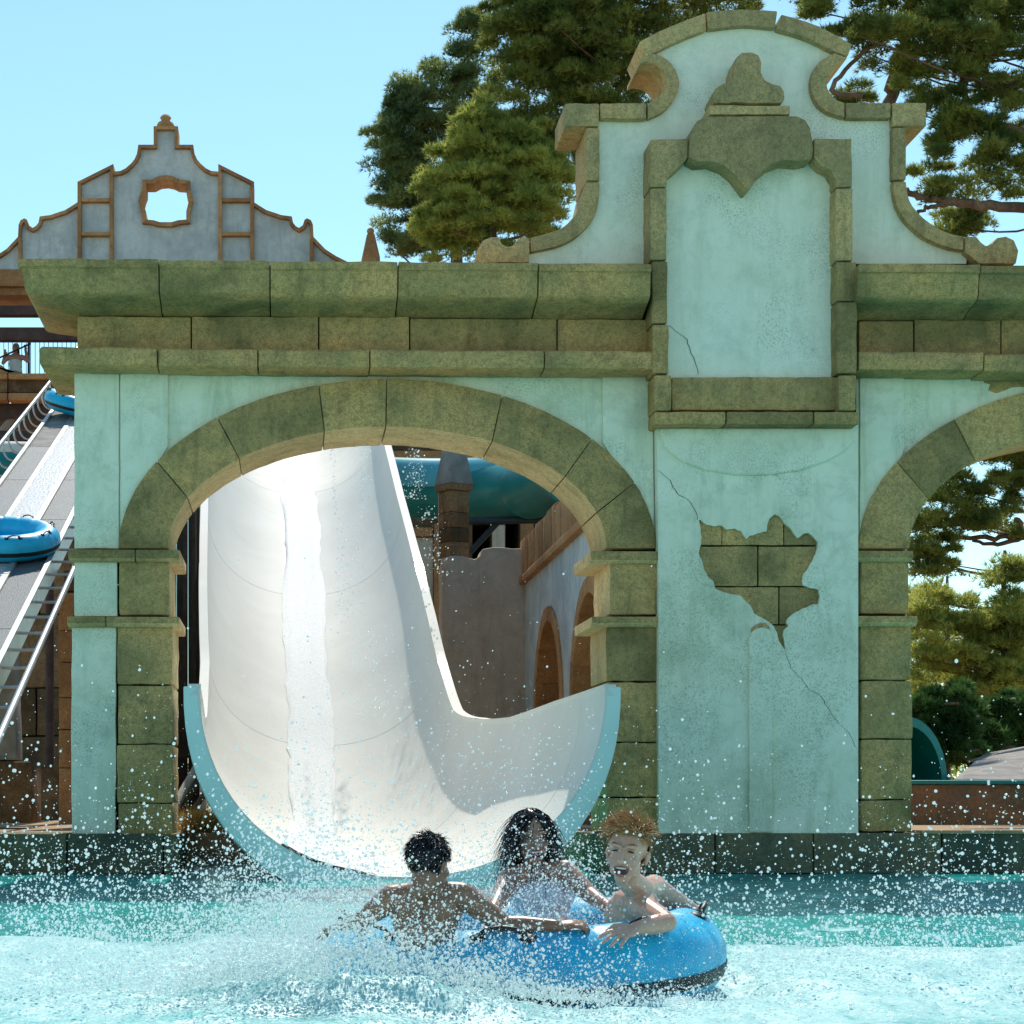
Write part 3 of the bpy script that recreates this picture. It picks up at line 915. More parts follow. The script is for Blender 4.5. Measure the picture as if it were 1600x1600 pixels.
# far building behind the flume, with square openings
back = empty('rear_building', P(760, 1280, 34), 'tan block building with dark square openings behind the teal flume', 'building')
slab('wall', rect(560, 660, 960, 1296), 34, 35.5, M['brown_stone'], back, 0, holes=[rect(738, 818, 768, 872), rect(790, 812, 811, 872)])
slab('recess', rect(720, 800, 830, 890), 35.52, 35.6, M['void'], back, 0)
slab('terracotta_band', rect(560, 704, 800, 716), 33.9, 34, M['terra'], back, .02)
for a, b, c, d in ((768, 820, 789, 868), (812, 814, 834, 868), (836, 806, 862, 866)):
    slab('wall_block', rect(a + 1, b, c, d), 33.93, 33.998, M['terra'] if a == 812 else M['grey_plaster'], back, .02)
for a, b, c, d in ((626, 824, 676, 838), (626, 970, 676, 982), (678, 818, 690, 1290)):
    slab('frame_band', rect(a, b, c, d), 33.9, 33.998, M['terra'], back, .015)
for a, b in ((840, 968), (984, 1280)):
    slab('plaster_infill', rect(600, a, 677, b), 33.95, 33.999, M['grey_plaster'], back, .01)

# teal flume tube and its bracket
fl = empty('teal_flume_tube', P(720, 810, 30), 'enclosed teal flume tube crossing behind the capped post', 'slide tube')
def circ_tube(name, pts, r, mat, parent, n=24):
    return put(name, bm_mesh(tube_bm(pts, r, n), name), mat, parent, 40)
path = [P(560, 762, 31.5), P(640, 767, 31), P(720, 768, 30.6), P(790, 766, 30.0), P(835, 760, 29.2)]
circ_tube('tube_section', smooth_path(path, 5), .44, M['teal_flume'], fl)
path2 = [P(828, 762, 29.3), P(860, 752, 28.3), P(885, 742, 27.0), P(900, 735, 25.6)]
circ_tube('tube_section', smooth_path(path2, 5), .47, M['teal_flume'], fl)
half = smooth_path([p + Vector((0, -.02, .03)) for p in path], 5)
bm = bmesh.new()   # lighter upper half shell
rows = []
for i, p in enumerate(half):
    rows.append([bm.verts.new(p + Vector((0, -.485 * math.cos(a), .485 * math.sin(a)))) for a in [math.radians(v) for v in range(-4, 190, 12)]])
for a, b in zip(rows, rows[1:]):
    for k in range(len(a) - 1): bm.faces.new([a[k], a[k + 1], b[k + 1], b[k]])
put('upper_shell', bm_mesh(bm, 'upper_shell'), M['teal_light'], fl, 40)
br_ = empty('support_bracket', P(735, 830, 29.5), 'dark steel beam and strut carrying the teal flume', 'bracket')
tube('beam', [P(690, 815, 29.9), P(863, 812, 29.4)], .055, M['rail'], br_, 10)
tube('strut', [P(735, 862, 29.9), P(778, 816, 29.7)], .05, M['rail'], br_, 8)
for a in (828, 852):
    tube('hanger', [P(a, 812, 29.5), P(a, 785, 29.5)], .015, M['rail'], br_, 6)
tube('post', [(P(700, 815, 29.9).x, 29.9, GZ), P(700, 815, 29.9)], .07, M['rail'], br_, 8)

# dark timber shed left of the slide
shed = empty('timber_screen', P(270, 1290, 23), 'dark timber screen standing in the gap between pier and slide', 'screen')
x = 150
while x < 300:
    slab('plank', rect(x, 690, x + 17.4, 1280), 23 + random.uniform(0, .03), 23.06, M['dark_wood'], shed, .006)
    x += 18
for a in (286, 300):
    slab('post', rect(a, 700, a + 6, 1170), 22.6, 22.7, M['dark_wood'], shed, .01)
slab('sill_beam', rect(240, 1165, 330, 1184), 22.3, 22.55, M['dark_wood'], shed, .01)
for k, (a, b, c, d, r, m) in enumerate(((268, 1268, 318, 1182, .045, 'concrete'), (276, 1275, 330, 1190, .03, 'brown_stone'), (292, 1280, 345, 1205, .03, 'brown_stone'))):
    o = tube('leaning_pole', [P(a, b, 19.2 + .2 * k), P(c, d, 20.2 + .2 * k)], r, M[m], None, 10)
    tag(o, ['thick grey pole leaning behind the pier beside the slide lip', 'thin brown pole leaning between the grey pole and the slide lip', 'brown pole leaning closest under the slide lip'][k], 'pole', 'poles leaning under the slide')

# ------------------------------------------------------------------ left edge: walls under the conveyor
lw = empty('brown_block_wall', P(40, 1270, 36), 'dark brown block wall under the conveyor beside the arcade', 'wall')
ycs = [770, 860, 960, 1075, 1150, 1262]
for r, (a, b) in enumerate(zip(ycs, ycs[1:])):
    x = -160 - 40 * (r % 2)
    while x < 150:
        w = random.uniform(70, 110)
        slab('wall_block', rect(x + 1, a + 1, x + w - 1, b - 1), 36 + random.uniform(0, .08), 36.6, M['brown_stone'], lw, .03, step=20, amp=1)
        x += w
slab('mortar_core', rect(-150, 772, 150, 1272), 36.12, 36.5, M['joint'], lw, 0)
tc = empty('terracotta_column', P(101, 1290, 25), 'orange terracotta block column right behind the left pier', 'column')
ycs = [925, 985, 1035, 1090, 1140, 1200, 1296]
for a, b in zip(ycs, ycs[1:]):
    slab('column_block', rect(92, a + .7, 128, b - .7), 25 + random.uniform(0, .03), 25.4, M['terra'], tc, .015, step=12, amp=.6)
slab('dark_upper_block', rect(100, 890, 128, 923), 25.02, 25.4, M['brown_stone'], tc, .015)
cp = empty('tapered_concrete_pier', P(8, 1190, 21), 'pale tapered concrete pier under the conveyor', 'pier')
slab('shaft', [(-30, 1000), (20, 1005), (26, 1188), (-40, 1188)], 21, 21.5, M['concrete'], cp, .02)
slab('footing', rect(-60, 1190, 50, 1286), 20.9, 21.7, M['brown_stone'], cp, .03)
lo = empty('low_dark_wall', P(70, 1270, 30), 'low dark wall at the foot of the brown block wall', 'wall')
for a, b in ((-120, -30), (-30, 52), (52, 125)):
    slab('wall_block', rect(a + 1, 1195, b - 1, 1282), 30 + random.uniform(0, .05), 30.5, M['brown_stone'], lo, .04, step=20, amp=1)

# ------------------------------------------------------------------ through the right arch
bas = empty('splash_basin', P(1540, 1295, 24), 'raised basin with teal rim and rusty stained wall beyond the right arch', 'basin')
slab('basin_wall', rect(1415, 1226, 2100, 1300), 24, 24.3, stone_mat('rust_stained_wall', (.10, .13, .10, 1), (.26, .15, .085, 1), (.42, .19, .09, 1), (.06, .05, .04, 1), .1, .3), bas, .02)
slab('rim', rect(1410, 1219, 2100, 1225.5), 23.93, 24.4, M['teal_flume'], bas, .02)
rp = empty('concrete_ramp', P(1560, 1220, 27), 'grey concrete ramp sloping down to the basin', 'ramp')
bm = bmesh.new()
a = [P(1490, 1218, 25), P(1700, 1218, 25), P(1700, 1150, 29), P(1540, 1176, 29)]
b = [Vector((v.x, v.y, GZ - .05)) for v in a]
va = [bm.verts.new(v) for v in a]; vb = [bm.verts.new(v) for v in b]
bm.faces.new(va); bm.faces.new(vb[::-1])
for k in range(4): bm.faces.new([va[(k + 1) % 4], va[k], vb[k], vb[(k + 1) % 4]])
put('ramp_body', bm_mesh(bm, 'ramp_body'), M['concrete'], rp)
slab('kerb', [(1520, 1188), (1560, 1176), (1620, 1164), (1700, 1152), (1700, 1170), (1560, 1196)], 28.2, 28.5, M['concrete'], rp, .02)
tn = empty('teal_tunnel_mouth', P(1425, 1222, 25.5), 'round teal tunnel mouth beside the right pier above the basin', 'slide tunnel')
ctr = P(1418, 1222, 25.6); Rn = .86
axis_ = Vector((.72, -.69, 0)).normalized(); axis_ = Vector((.35, -.94, 0)).normalized()
u_ = axis_.cross(Vector((0, 0, 1))).normalized()
def ringpts(c, r, n=40): return [c + (u_ * math.cos(2 * math.pi * k / n) * .75 + Vector((0, 0, 1)) * math.sin(2 * math.pi * k / n)) * r for k in range(n)]
bm = bmesh.new()
R4 = [[bm.verts.new(p) for p in ringpts(ctr + axis_ * d, r)] for d, r in ((0, Rn * .86), (0, Rn), (-2.5, Rn), (-2.5, Rn * .86))]
for q in range(4):
    A_, B_ = R4[q], R4[(q + 1) % 4]
    for k in range(40): bm.faces.new([A_[k], A_[(k + 1) % 40], B_[(k + 1) % 40], B_[k]])
put('tunnel_shell', bm_mesh(bm, 'tunnel_shell'), M['teal_flume'], tn, 40)
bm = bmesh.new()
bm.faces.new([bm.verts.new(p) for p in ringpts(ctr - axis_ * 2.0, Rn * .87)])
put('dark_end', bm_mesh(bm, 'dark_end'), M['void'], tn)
slab('pool_coping', rect(1440, 1297, 2300, 1303), 16.88, 17.3, M['sand'], None, .01)
tag(bpy.data.objects['pool_coping'], 'sandy coping edge of the pool under the right arch', 'coping')

# ------------------------------------------------------------------ far tower with curved gable
YT = 48.0
tw = empty('tower_pavilion', P(259, 640, YT), 'far stucco pavilion with scrolled gable and terracotta trim above the cornice', 'pavilion')
RH = [(238, 226), (238, 197), (244, 197)]
right = [(278, 197), (278, 226), (302, 226), (304, 240), (308, 249), (314, 256), (322, 263), (330, 267), (341, 268), (341, 256), (397, 284), (397, 316), (416, 328), (440, 336), (456, 338), (458, 348), (462, 353), (467, 356), (473, 352),
         (476, 343), (480, 341), (486, 344), (489, 351), (490, 370), (508, 389), (525, 400), (545, 410)]
left = [(518 - x, y) for x, y in right[::-1]]
hole = [(228, 286), (240, 286), (250, 281), (260, 280), (270, 282), (278, 286), (291, 287), (291, 300), (294, 307), (295, 314), (293, 322), (291, 330), (291, 343), (278, 344), (268, 347), (259, 347), (250, 347), (240, 344), (228, 343), (228, 330), (225, 322), (223, 314), (225, 306), (228, 298)]
outl = left + right
slab('gable_wall', outl + [(545, 424), (-27, 424)], YT, YT + .5, M['stucco_grey'], tw, 0, holes=[hole])
def off_poly(pts, d):
    out = []
    for i, (a, b) in enumerate(pts):
        p = pts[max(i - 1, 0)]; q = pts[min(i + 1, len(pts) - 1)]
        def nrm(u, v):
            L = math.hypot(v[0] - u[0], v[1] - u[1]) or 1
            return (-(v[1] - u[1]) / L, (v[0] - u[0]) / L)
        n1 = nrm(p, (a, b)) if p != (a, b) else nrm((a, b), q)
        n2 = nrm((a, b), q) if q != (a, b) else n1
        m = (n1[0] + n2[0], n1[1] + n2[1]); L = math.hypot(*m) or 1
        m = (m[0] / L, m[1] / L)
        k = d / max(.45, m[0] * n1[0] + m[1] * n1[1])
        out.append((a + m[0] * k, b + m[1] * k))
    return out
def trim(pts, d, y0, y1, name='trim'):
    o = off_poly(pts, d)
    for i in range(len(pts) - 1):
        slab(name, [pts[i], pts[i + 1], o[i + 1], o[i]], y0 + .002 * (i % 2), y1, M['terra'], tw, 0)
trim(outl, 5.0, YT - .14, YT + .6)
hc = hole + [hole[0]]
cxh, cyh = 259, 314
big = [((a - cxh) * 1.19 + cxh, (b - cyh) * 1.19 + cyh) for a, b in hc]
for i in range(len(hc) - 1):
    slab('window_surround', [big[i], big[i + 1], hc[i + 1], hc[i]], YT - .13 + .002 * (i % 2), YT + .6, M['terra'], tw, 0)
for m in (1, -1):
    fx = lambda v: v if m == 1 else 518 - v
    for a, b, c, d in ((341, 270, 347, 412), (391, 290, 397, 412), (347, 309, 391, 315), (347, 362, 391, 368)):
        slab('panel_frame', rect(min(fx(a), fx(c)), b, max(fx(a), fx(c)), d), YT - .16, YT - .003, M['terra'], tw, .02)
    slab('pier_strip', rect(min(fx(484), fx(490)), 372, max(fx(484), fx(490)), 412), YT - .15, YT - .003, M['terra'], tw, .02)
pf = P(258, 198, YT); k = YT / F_PX
put('finial', bm_mesh(lathe_bm([(11 * k, pf.z - .02), (11 * k, pf.z + 2 * k), (14 * k, pf.z + 6 * k), (12 * k, pf.z + 10 * k), (7 * k, pf.z + 12 * k), (7 * k, pf.z + 15 * k), (9 * k, pf.z + 18 * k), (6 * k, pf.z + 22 * k), (.5 * k, pf.z + 23 * k)], (pf.x, YT + .2, 0)), 'finial'), M['terra'], tw, 50)
slab('lintel', rect(-200, 420, 700, 447), YT - .3, YT + 1, M['terra'], tw, .03)
slab('lintel_bed', rect(-200, 448, 700, 461), YT - .15, YT + .9, M['terra'], tw, .03)
for a in (-150, 200, 480, 640):
    slab('column', rect(a, 462, a + 40, 1270), YT + .1, YT + .7, M['terra'], tw, .03)
for a, b in ((477, 492), (511, 531)):
    slab('pergola_beam', rect(-250, a, 700, b), YT - 2.2, YT - 1.9, M['beam'], tw, .02)
pl = empty('launch_platform', P(60, 640, 46), 'tan launch platform with fascia blocks high behind the arcade', 'platform')
for a, b in ((-200, -90), (-90, 12), (12, 120), (120, 260), (260, 420)):
    slab('fascia_block', rect(a + .6, 583, b - .6, 592), 45.8, 46.3, M['terra'], pl, .03)
    slab('fascia_block', rect(a + .6, 592.6, b - .6, 613), 45.95, 46.3, M['brown_stone'], pl, .02)
    slab('fascia_block', rect(a + .6, 613.6, b - .6, 625), 45.85, 46.3, M['terra'], pl, .03)
zd = P(0, 586, 46).z; zs = P(0, 624, 46).z
box('deck', P(-200, 0, 46).x, P(420, 0, 46).x, 46.31, 50.5, zd - .95, zd - .60, M['beam'], pl)
slab('parapet_hump', [(-40, 584), (-20, 566), (2, 570), (14, 580), (24, 578), (36, 583)], 46.0, 46.25, M['terra'], pl, .03)
for a in (-120, 60, 300):
    slab('platform_leg', rect(a, 626, a + 22, 1275), 48.5, 48.9, M['concrete'], pl, .02)
tube('diagonal_brace', [P(-10, 690, 46.5), P(38, 628, 46.5)], .09, M['concrete'], pl, 8)
rl = empty('platform_railing', P(60, 584, 47), 'thin dark metal railing on the launch platform', 'railing')
tube('top_rail', [P(-200, 530, 49), P(420, 530, 49)], .025, M['rail'], rl, 6)
x = -190.0
while x < 420:
    tube('bar', [P(x, 530, 49), P(x, 612, 49)], .009, M['rail'], rl, 5); x += 7
for a in (-155, -55, 45, 145, 245):
    tube('post', [P(a, 526, 48.95), P(a, 612, 48.95)], .035, M['rail'], rl, 6)
ob = empty('terracotta_obelisk', P(579, 404, 40), 'small terracotta obelisk with ball tip left of the pine trees', 'obelisk')
oc = P(579, 404, 40); k = 40 / F_PX
rotbox('shaft', oc.x, 40, [(oc.z - .3, 14 * k), (oc.z, 13 * k), (oc.z + 38 * k, 5.5 * k)], M['terra'], ob, .1)
put('ball', bm_mesh(lathe_bm([(.1 * k, oc.z + 36 * k), (4 * k, oc.z + 38 * k), (6 * k, oc.z + 42 * k), (5 * k, oc.z + 46 * k), (.3 * k, oc.z + 48.5 * k)], (oc.x, 40, 0), 14), 'ball'), M['terra'], ob, 60)
rotbox('pier', oc.x, 40, [(GZ, .25), (oc.z - .3, .25)], M['terra'], ob, .1)
# things under the platform: a cross beam and a white and teal flume
o = slab('brown_cross_beam', rect(-250, 672, 130, 689), 41.0, 41.3, M['beam'], None, .02)
tag(o, 'reddish brown cross beam under the launch platform', 'beam')
f2 = empty('white_teal_flume', P(20, 745, 39), 'white and teal flume passing behind the conveyor rails', 'slide tube')
put('white_top', bm_mesh(tube_bm([P(-200, 706, 39), P(90, 712, 39)], .26, 18), 'white_top'), M['gel'], f2, 60)
put('teal_trough', bm_mesh(tube_bm([P(-200, 728, 38.9), P(85, 732, 38.9)], .33, 18), 'teal_trough'), M['teal_flume'], f2, 60)
for a in (-150, 60):
    tube('flume_leg', [P(a, 735, 39.0), (P(a, 735, 39).x, 39, GZ)], .07, M['steel'], f2, 8)

# ------------------------------------------------------------------ raft conveyor climbing to the platform
cv = empty('raft_conveyor', (-3.5, 14, 0), 'steel raft conveyor climbing to the platform on the left', 'conveyor')
def cz(y): return 3.62 + .365 * (y - 24)
def lane(name, x0, x1, y0, y1, dz, th, mat, nsub=1):
    bm = bmesh.new()
    L = [(x0, y0), (x1, y0), (x1, y1), (x0, y1)]
    a = [bm.verts.new((x, y, cz(y) + dz)) for x, y in L]; b = [bm.verts.new((x, y, cz(y) + dz - th)) for x, y in L]
    bm.faces.new(a); bm.faces.new(b[::-1])
    for k in range(4): bm.faces.new([a[(k + 1) % 4], a[k], b[k], b[(k + 1) % 4]])
    return put(name, bm_mesh(bm, name), mat, cv)
t = NT('wet_grating')
g = t.noise(70, 2, .6)
w_ = t.n.new('ShaderNodeTexWave'); w_.inputs['Scale'].default_value = 9; w_.bands_direction = 'Y'; t.l.new(t.co, w_.inputs['Vector'])
t.done(t.mix(w_.outputs['Fac'], (.05, .07, .08, 1), (.20, .23, .25, 1)), .55, .25, t.bump(g, .8, .02))
M['grating'] = t.m
t = NT('wet_belt')
w_ = t.n.new('ShaderNodeTexWave'); w_.inputs['Scale'].default_value = 2.4; w_.bands_direction = 'Y'; w_.inputs['Distortion'].default_value = 1.5; t.l.new(t.co, w_.inputs['Vector'])
t.done(t.mix(t.ramp(w_.outputs['Fac'], [(.7, 0.0), (.95, .6)]), (.52, .51, .50, 1), (.24, .28, .31, 1)), .3, .5, t.bump(t.noise(30, 4), .4, .02))
M['belt'] = t.m
y = 13.0
while y < 44.5:
    y1 = min(y + 2.6, 44.5)
    m = M['grating'] if y < 30 else M['concrete']
    lane('left_panel', -4.1, -3.72, y + .01, y1 - .01, 0, .05, m)
    lane('right_panel', -3.28, -2.9, y + .01, y1 - .01, 0, .05, m)
    y = y1
lane('belt', -3.70, -3.30, 13, 44.5, .03, .06, M['belt'])
for a in (-3.72, -3.30):
    lane('belt_edge', a - .025, a + .045, 13, 44.5, .045, .09, M['steel'])
for a in (-4.16, -2.90):
    lane('side_beam', a, a + .06, 13, 44.5, .05, .30, M['steel'])
for s, xr in ((-1, -4.55), (1, -2.52)):
    tube('handrail', [(xr, 13, cz(13) + .06), (xr, 44.5, cz(44.5) + .06)], .035, M['steel'], cv, 8)
    xe = -4.14 if s == -1 else -2.86
    y = 14.0
    while y < 44:
        if s == -1:
            pts = smooth_path([(xr, y, cz(y) + .05), (xr + .02, y, cz(y) - .12), (xr + .12, y, cz(y) - .24), (xe - .05, y, cz(y) - .26), (xe, y, cz(y) - .26)], 4)
        else:
            pts = smooth_path([(xr, y, cz(y) + .05), (xr - .02, y, cz(y) - .01), (xr - .09, y, cz(y) - .05), (xe, y, cz(y) - .05)], 3)
        tube('rung', pts, .018, M['steel'], cv, 6)
        y += .62
for yy_ in (27.5, 33, 38, 43):
    for xx_ in (-4.0,):
        tube('conveyor_leg', [(xx_, yy_, GZ - .05), (xx_, yy_, cz(yy_) - .2)], .07, M['beam'], cv, 8)
# ------------------------------------------------------------------ trees and shrubs
def leaf_mat(name, a, b, trans=0.35):
    t = NT(name)
    col = t.ramp(t.noise(1.4, 3, .55), [(.38, a), (.62, b)])
    t.done(col, .55, .3)
    tr = t.n.new('ShaderNodeBsdfTranslucent'); t.l.new(col, tr.inputs[0])
    mx = t.n.new('ShaderNodeMixShader'); mx.inputs[0].default_value = trans
    t.l.new(t.b.outputs[0], mx.inputs[1]); t.l.new(tr.outputs[0], mx.inputs[2]); t.l.new(mx.outputs[0], t.out.inputs[0])
    return t.m
M['pine'] = leaf_mat('pine_needles', (.13, .185, .045, 1), (.34, .37, .085, 1), .56)
M['pine_light'] = leaf_mat('young_pine_needles', (.28, .33, .075, 1), (.56, .56, .13, 1), .56)
M['pine_blue'] = leaf_mat('blue_green_needles', (.12, .19, .08, 1), (.32, .38, .13, 1), .56)
M['oleander'] = leaf_mat('oleander_leaves', (.035, .09, .025, 1), (.12, .22, .05, 1), .4)
M['bark'] = stone_mat('pine_bark', (.10, .06, .04, 1), (.19, .115, .075, 1), (.27, .17, .12, 1), (.04, .028, .02, 1), .1, .8)
M['bark_grey'] = stone_mat('grey_bark', (.22, .18, .15, 1), (.33, .28, .24, 1), (.42, .37, .32, 1), (.09, .07, .06, 1), .1, .8)

def unit(n, g):
    v = g.normal(size=(n, 3)); return v / np.linalg.norm(v, axis=1)[:, None]

def blades(pos, axis, g, k, length, width, spread):
    """k thin triangular needles round every tuft"""
    n = len(pos)
    p = np.repeat(pos, k, 0); a = np.repeat(axis, k, 0)
    d = a + g.normal(size=(n * k, 3)) * spread
    d /= np.linalg.norm(d, axis=1)[:, None]
    s = np.cross(d, unit(n * k, g)); s /= (np.linalg.norm(s, axis=1)[:, None] + 1e-6)
    L = (length * (.6 + .7 * g.random(n * k)))[:, None]; W = (width * (.7 + .6 * g.random(n * k)))[:, None]
    v = np.stack([p - s * W * .5 + d * L * .05, p + s * W * .5 + d * L * .05, p + d * L], 1).reshape(-1, 3)
    return v

def tree(name, label, cat, trunk, lobes, mat, bark='bark', seed=1, per=26, clump_r=(.28, .5), tufts=101, k=7, length=.14, width=.019, spread=.55, trunk_r=.22, limbs=16, group=None, flat=.75, limb_paths=(), limb_r=.035):
    """trunk: points; lobes: (centre, radii, share). Crown = clumps of needle tufts spread over the lobes"""
    g = np.random.default_rng(seed)
    root = empty(name, tuple(trunk[0]), label, cat, group)
    cl = []; rel = []
    for c, r, n in lobes:
        c = np.array(c); r = np.array(r)
        d = unit(n, g)
        rad = .40 + .78 * g.random(n) ** .7
        cl.append(c + d * r * rad[:, None]); rel.append(rad)
    cl = np.concatenate(cl)
    rc = (clump_r[0] + (clump_r[1] - clump_r[0]) * g.random(len(cl))) * np.interp(np.concatenate(rel), [.7, 1.18], [1.0, .55])
    m = np.repeat(np.arange(len(cl)), tufts)
    d = unit(len(m), g); d[:, 2] = np.where(d[:, 2] < -.2, -d[:, 2] * .6, d[:, 2])
    q = g.random(len(m)) ** .4
    # uneven clumps: stretch each one its own way
    sx = .7 + .7 * g.random((len(cl), 3)); sx[:, 2] *= flat
    pos = cl[m] + d * (rc[m] * q)[:, None] * sx[m]
    ax = d * .7 + np.array([0, 0, .45]) + g.normal(size=d.shape) * .25
    ax /= np.linalg.norm(ax, axis=1)[:, None]
    v = blades(pos, ax, g, k, length, width, spread)
    f = np.arange(len(v)).reshape(-1, 3)
    put('crown', np_mesh('crown', v, f), mat, root)
    tp = smooth_path(trunk, 4)
    bm = tube_bm(tp, [trunk_r * (1 - .75 * i / len(tp)) for i in range(len(tp))], 9)
    put('trunk', bm_mesh(bm, 'trunk'), M[bark], root, 60)
    sel = g.choice(len(cl), min(limbs, len(cl)), replace=False)
    bm = bmesh.new()
    for i in sel:
        c = Vector(cl[i])
        a = min(tp[len(tp) // 3:], key=lambda w: (w - c).length + max(0, w.z - c.z) * 1.5)
        mid = (a + c) / 2 + Vector((g.normal() * .15, g.normal() * .15, -.12 * (c - a).length + .1))
        w = smooth_path([a, mid, c], 4)
        tube_bm(w, [limb_r * (1 - .85 * j / len(w)) + .005 for j in range(len(w))], 5, bm)
    put('limbs', bm_mesh(bm, 'limbs'), M[bark], root, 60)
    for pts, r in limb_paths:
        w = smooth_path(pts, 6)
        w = [p + Vector((g.normal() * r * .25, g.normal() * r * .25, g.normal() * r * .25)) for p in w]
        put('limb', bm_mesh(tube_bm(w, [r * (1 - .55 * j / len(w)) for j in range(len(w))], 9), 'limb'), M[bark], root, 60)
    return root

def lobe(px, py, Y, rx, rz, n, ry=None):
    c = P(px, py, Y); k = Y / F_PX
    return ((c.x, c.y, c.z), (rx * k, (ry or rx * .8) * k, rz * k), n)

def gnd(px, Y):
    c = P(px, 0, Y); return Vector((c.x, Y, GZ - .1))
# loose blue-green pine at the left edge of the group
tree('pine_tree', 'loose blue green pine reaching furthest left against the sky', 'tree', [gnd(735, 44), P(725, 700, 44), P(715, 430, 44), P(705, 250, 44), P(715, 110, 44)],
     [lobe(690, 170, 44, 65, 60, 30), lobe(640, 220, 44, 55, 65, 26), lobe(622, 280, 44, 40, 70, 22), lobe(735, 95, 44, 32, 55, 14), lobe(660, 330, 44, 60, 60, 26), lobe(605, 215, 44, 22, 18, 5), lobe(598, 262, 44, 18, 12, 4), lobe(628, 155, 44, 18, 22, 6), lobe(742, 45, 44, 20, 18, 6), lobe(650, 380, 44, 45, 25, 12), lobe(760, 250, 45, 70, 110, 40)],
     M['pine_blue'], seed=3, tufts=137, clump_r=(.26, .5), length=.13, group='pines behind the arcade')
# rounded yellow-green young pine in front of it
tree('pine_tree', 'rounded yellow green young pine in front of the loose pine', 'tree', [gnd(770, 39), P(770, 600, 39), P(768, 380, 39), P(765, 240, 39)],
     [lobe(745, 225, 39, 38, 52, 24), lobe(722, 290, 39, 58, 70, 44), lobe(815, 245, 39, 42, 55, 26), lobe(835, 300, 39, 55, 72, 44), lobe(770, 340, 39, 90, 70, 60), lobe(690, 355, 39, 38, 50, 22), lobe(760, 195, 39, 18, 22, 6)],
     M['pine_light'], seed=5, tufts=140, clump_r=(.26, .44), length=.12, width=.018, spread=.6, group='pines behind the arcade')
# big dark pine over the gable
tree('pine_tree', 'tall dense dark pine rising right behind the scrolled gable', 'tree', [gnd(1010, 41), P(1005, 600, 41), P(1000, 300, 41), P(985, 60, 41), P(980, -140, 41)],
     [lobe(880, 60, 41, 110, 75, 80), lobe(825, 40, 41, 62, 62, 36), lobe(870, 170, 41, 90, 90, 60), lobe(960, 90, 41, 90, 120, 64), lobe(1060, 0, 41, 130, 70, 50), lobe(940, 230, 41, 60, 60, 24), lobe(860, -60, 41, 100, 70, 30), lobe(1000, -90, 41, 140, 80, 30), lobe(1190, -30, 41.5, 90, 45, 22)],
     M['pine'], seed=8, tufts=122, clump_r=(.3, .55), length=.13, group='pines behind the arcade')
# open pine at the right with bare limbs
YR = 31
tree('pine_tree', 'open pine with bare pink brown limbs at the right of the gable', 'tree', [gnd(1700, YR), P(1690, 900, YR), P(1680, 560, YR), P(1670, 330, YR), P(1690, 120, YR), P(1660, -60, YR)],
     [lobe(1400, 60, YR, 110, 55, 40), lobe(1500, 70, YR, 110, 80, 60), lobe(1580, 130, YR, 80, 80, 40), lobe(1350, 20, YR, 80, 40, 24), lobe(1480, 180, YR, 50, 40, 20), lobe(1560, -20, YR, 120, 60, 36), lobe(1500, 250, YR, 70, 30, 13), lobe(1570, 230, YR, 60, 45, 13), lobe(1500, 350, YR + 2, 60, 22, 16), lobe(1330, 150, YR + 2, 30, 12, 6), lobe(1480, 300, YR, 50, 22, 8), lobe(1575, 285, YR, 45, 25, 8), lobe(1310, -20, YR, 60, 30, 14)],
     M['pine'], seed=12, tufts=101, clump_r=(.18, .36), length=.11, width=.016, limbs=34, limb_r=.022, trunk_r=.3, group='pines behind the arcade',
     limb_paths=[([P(1690, 345, YR), P(1600, 325, YR), P(1500, 316, YR), P(1450, 308, YR), P(1415, 298, YR)], .10), ([P(1690, 260, YR), P(1600, 215, YR), P(1545, 190, YR), P(1510, 160, YR), P(1505, 120, YR)], .09),
                 ([P(1385, 170, YR + 1), P(1400, 120, YR + 1), P(1415, 60, YR + 1), P(1440, 0, YR + 1)], .11), ([P(1345, 150, YR), P(1300, 140, YR), P(1340, 90, YR), P(1420, 40, YR)], .05), ([P(1480, 318, YR), P(1450, 325, YR), P(1432, 332, YR)], .045)])
# beyond the right arch
YA = 40
tree('pine_tree', 'gnarled pine with forked brown branch seen through the right arch', 'tree', [gnd(1660, YA), P(1655, 1000, YA), P(1640, 860, YA), P(1610, 760, YA), P(1590, 700, YA)],
     [lobe(1560, 735, YA, 80, 40, 40), lobe(1480, 800, YA, 60, 55, 30), lobe(1450, 850, YA, 32, 50, 18), lobe(1620, 700, YA, 80, 40, 26), lobe(1530, 690, YA, 60, 25, 20), lobe(1560, 820, YA, 60, 30, 12), lobe(1460, 900, YA, 30, 22, 6)],
     M['pine'], seed=15, tufts=101, clump_r=(.2, .42), length=.13, limbs=26, limb_r=.025, trunk_r=.2,
     limb_paths=[([P(1640, 850, YA), P(1600, 838, YA), P(1540, 840, YA), P(1470, 838, YA)], .08), ([P(1600, 838, YA), P(1560, 850, YA), P(1520, 845, YA)], .06), ([P(1590, 810, YA), P(1600, 838, YA)], .07)])
tree('young_pine_tree', 'pale yellow green young pine beyond the right arch', 'tree', [gnd(1570, 36), P(1570, 1050, 36), P(1568, 950, 36), P(1570, 860, 36)],
     [lobe(1560, 1010, 36, 70, 60, 44), lobe(1480, 1000, 36, 60, 60, 34), lobe(1450, 960, 36, 35, 40, 14), lobe(1600, 960, 36, 50, 60, 28), lobe(1500, 1070, 36, 80, 40, 30), lobe(1590, 1080, 36, 70, 40, 26), lobe(1570, 900, 36, 25, 30, 8)],
     M['pine_light'], seed=19, tufts=66, clump_r=(.22, .4), length=.14, width=.018, limbs=30, trunk_r=.1)
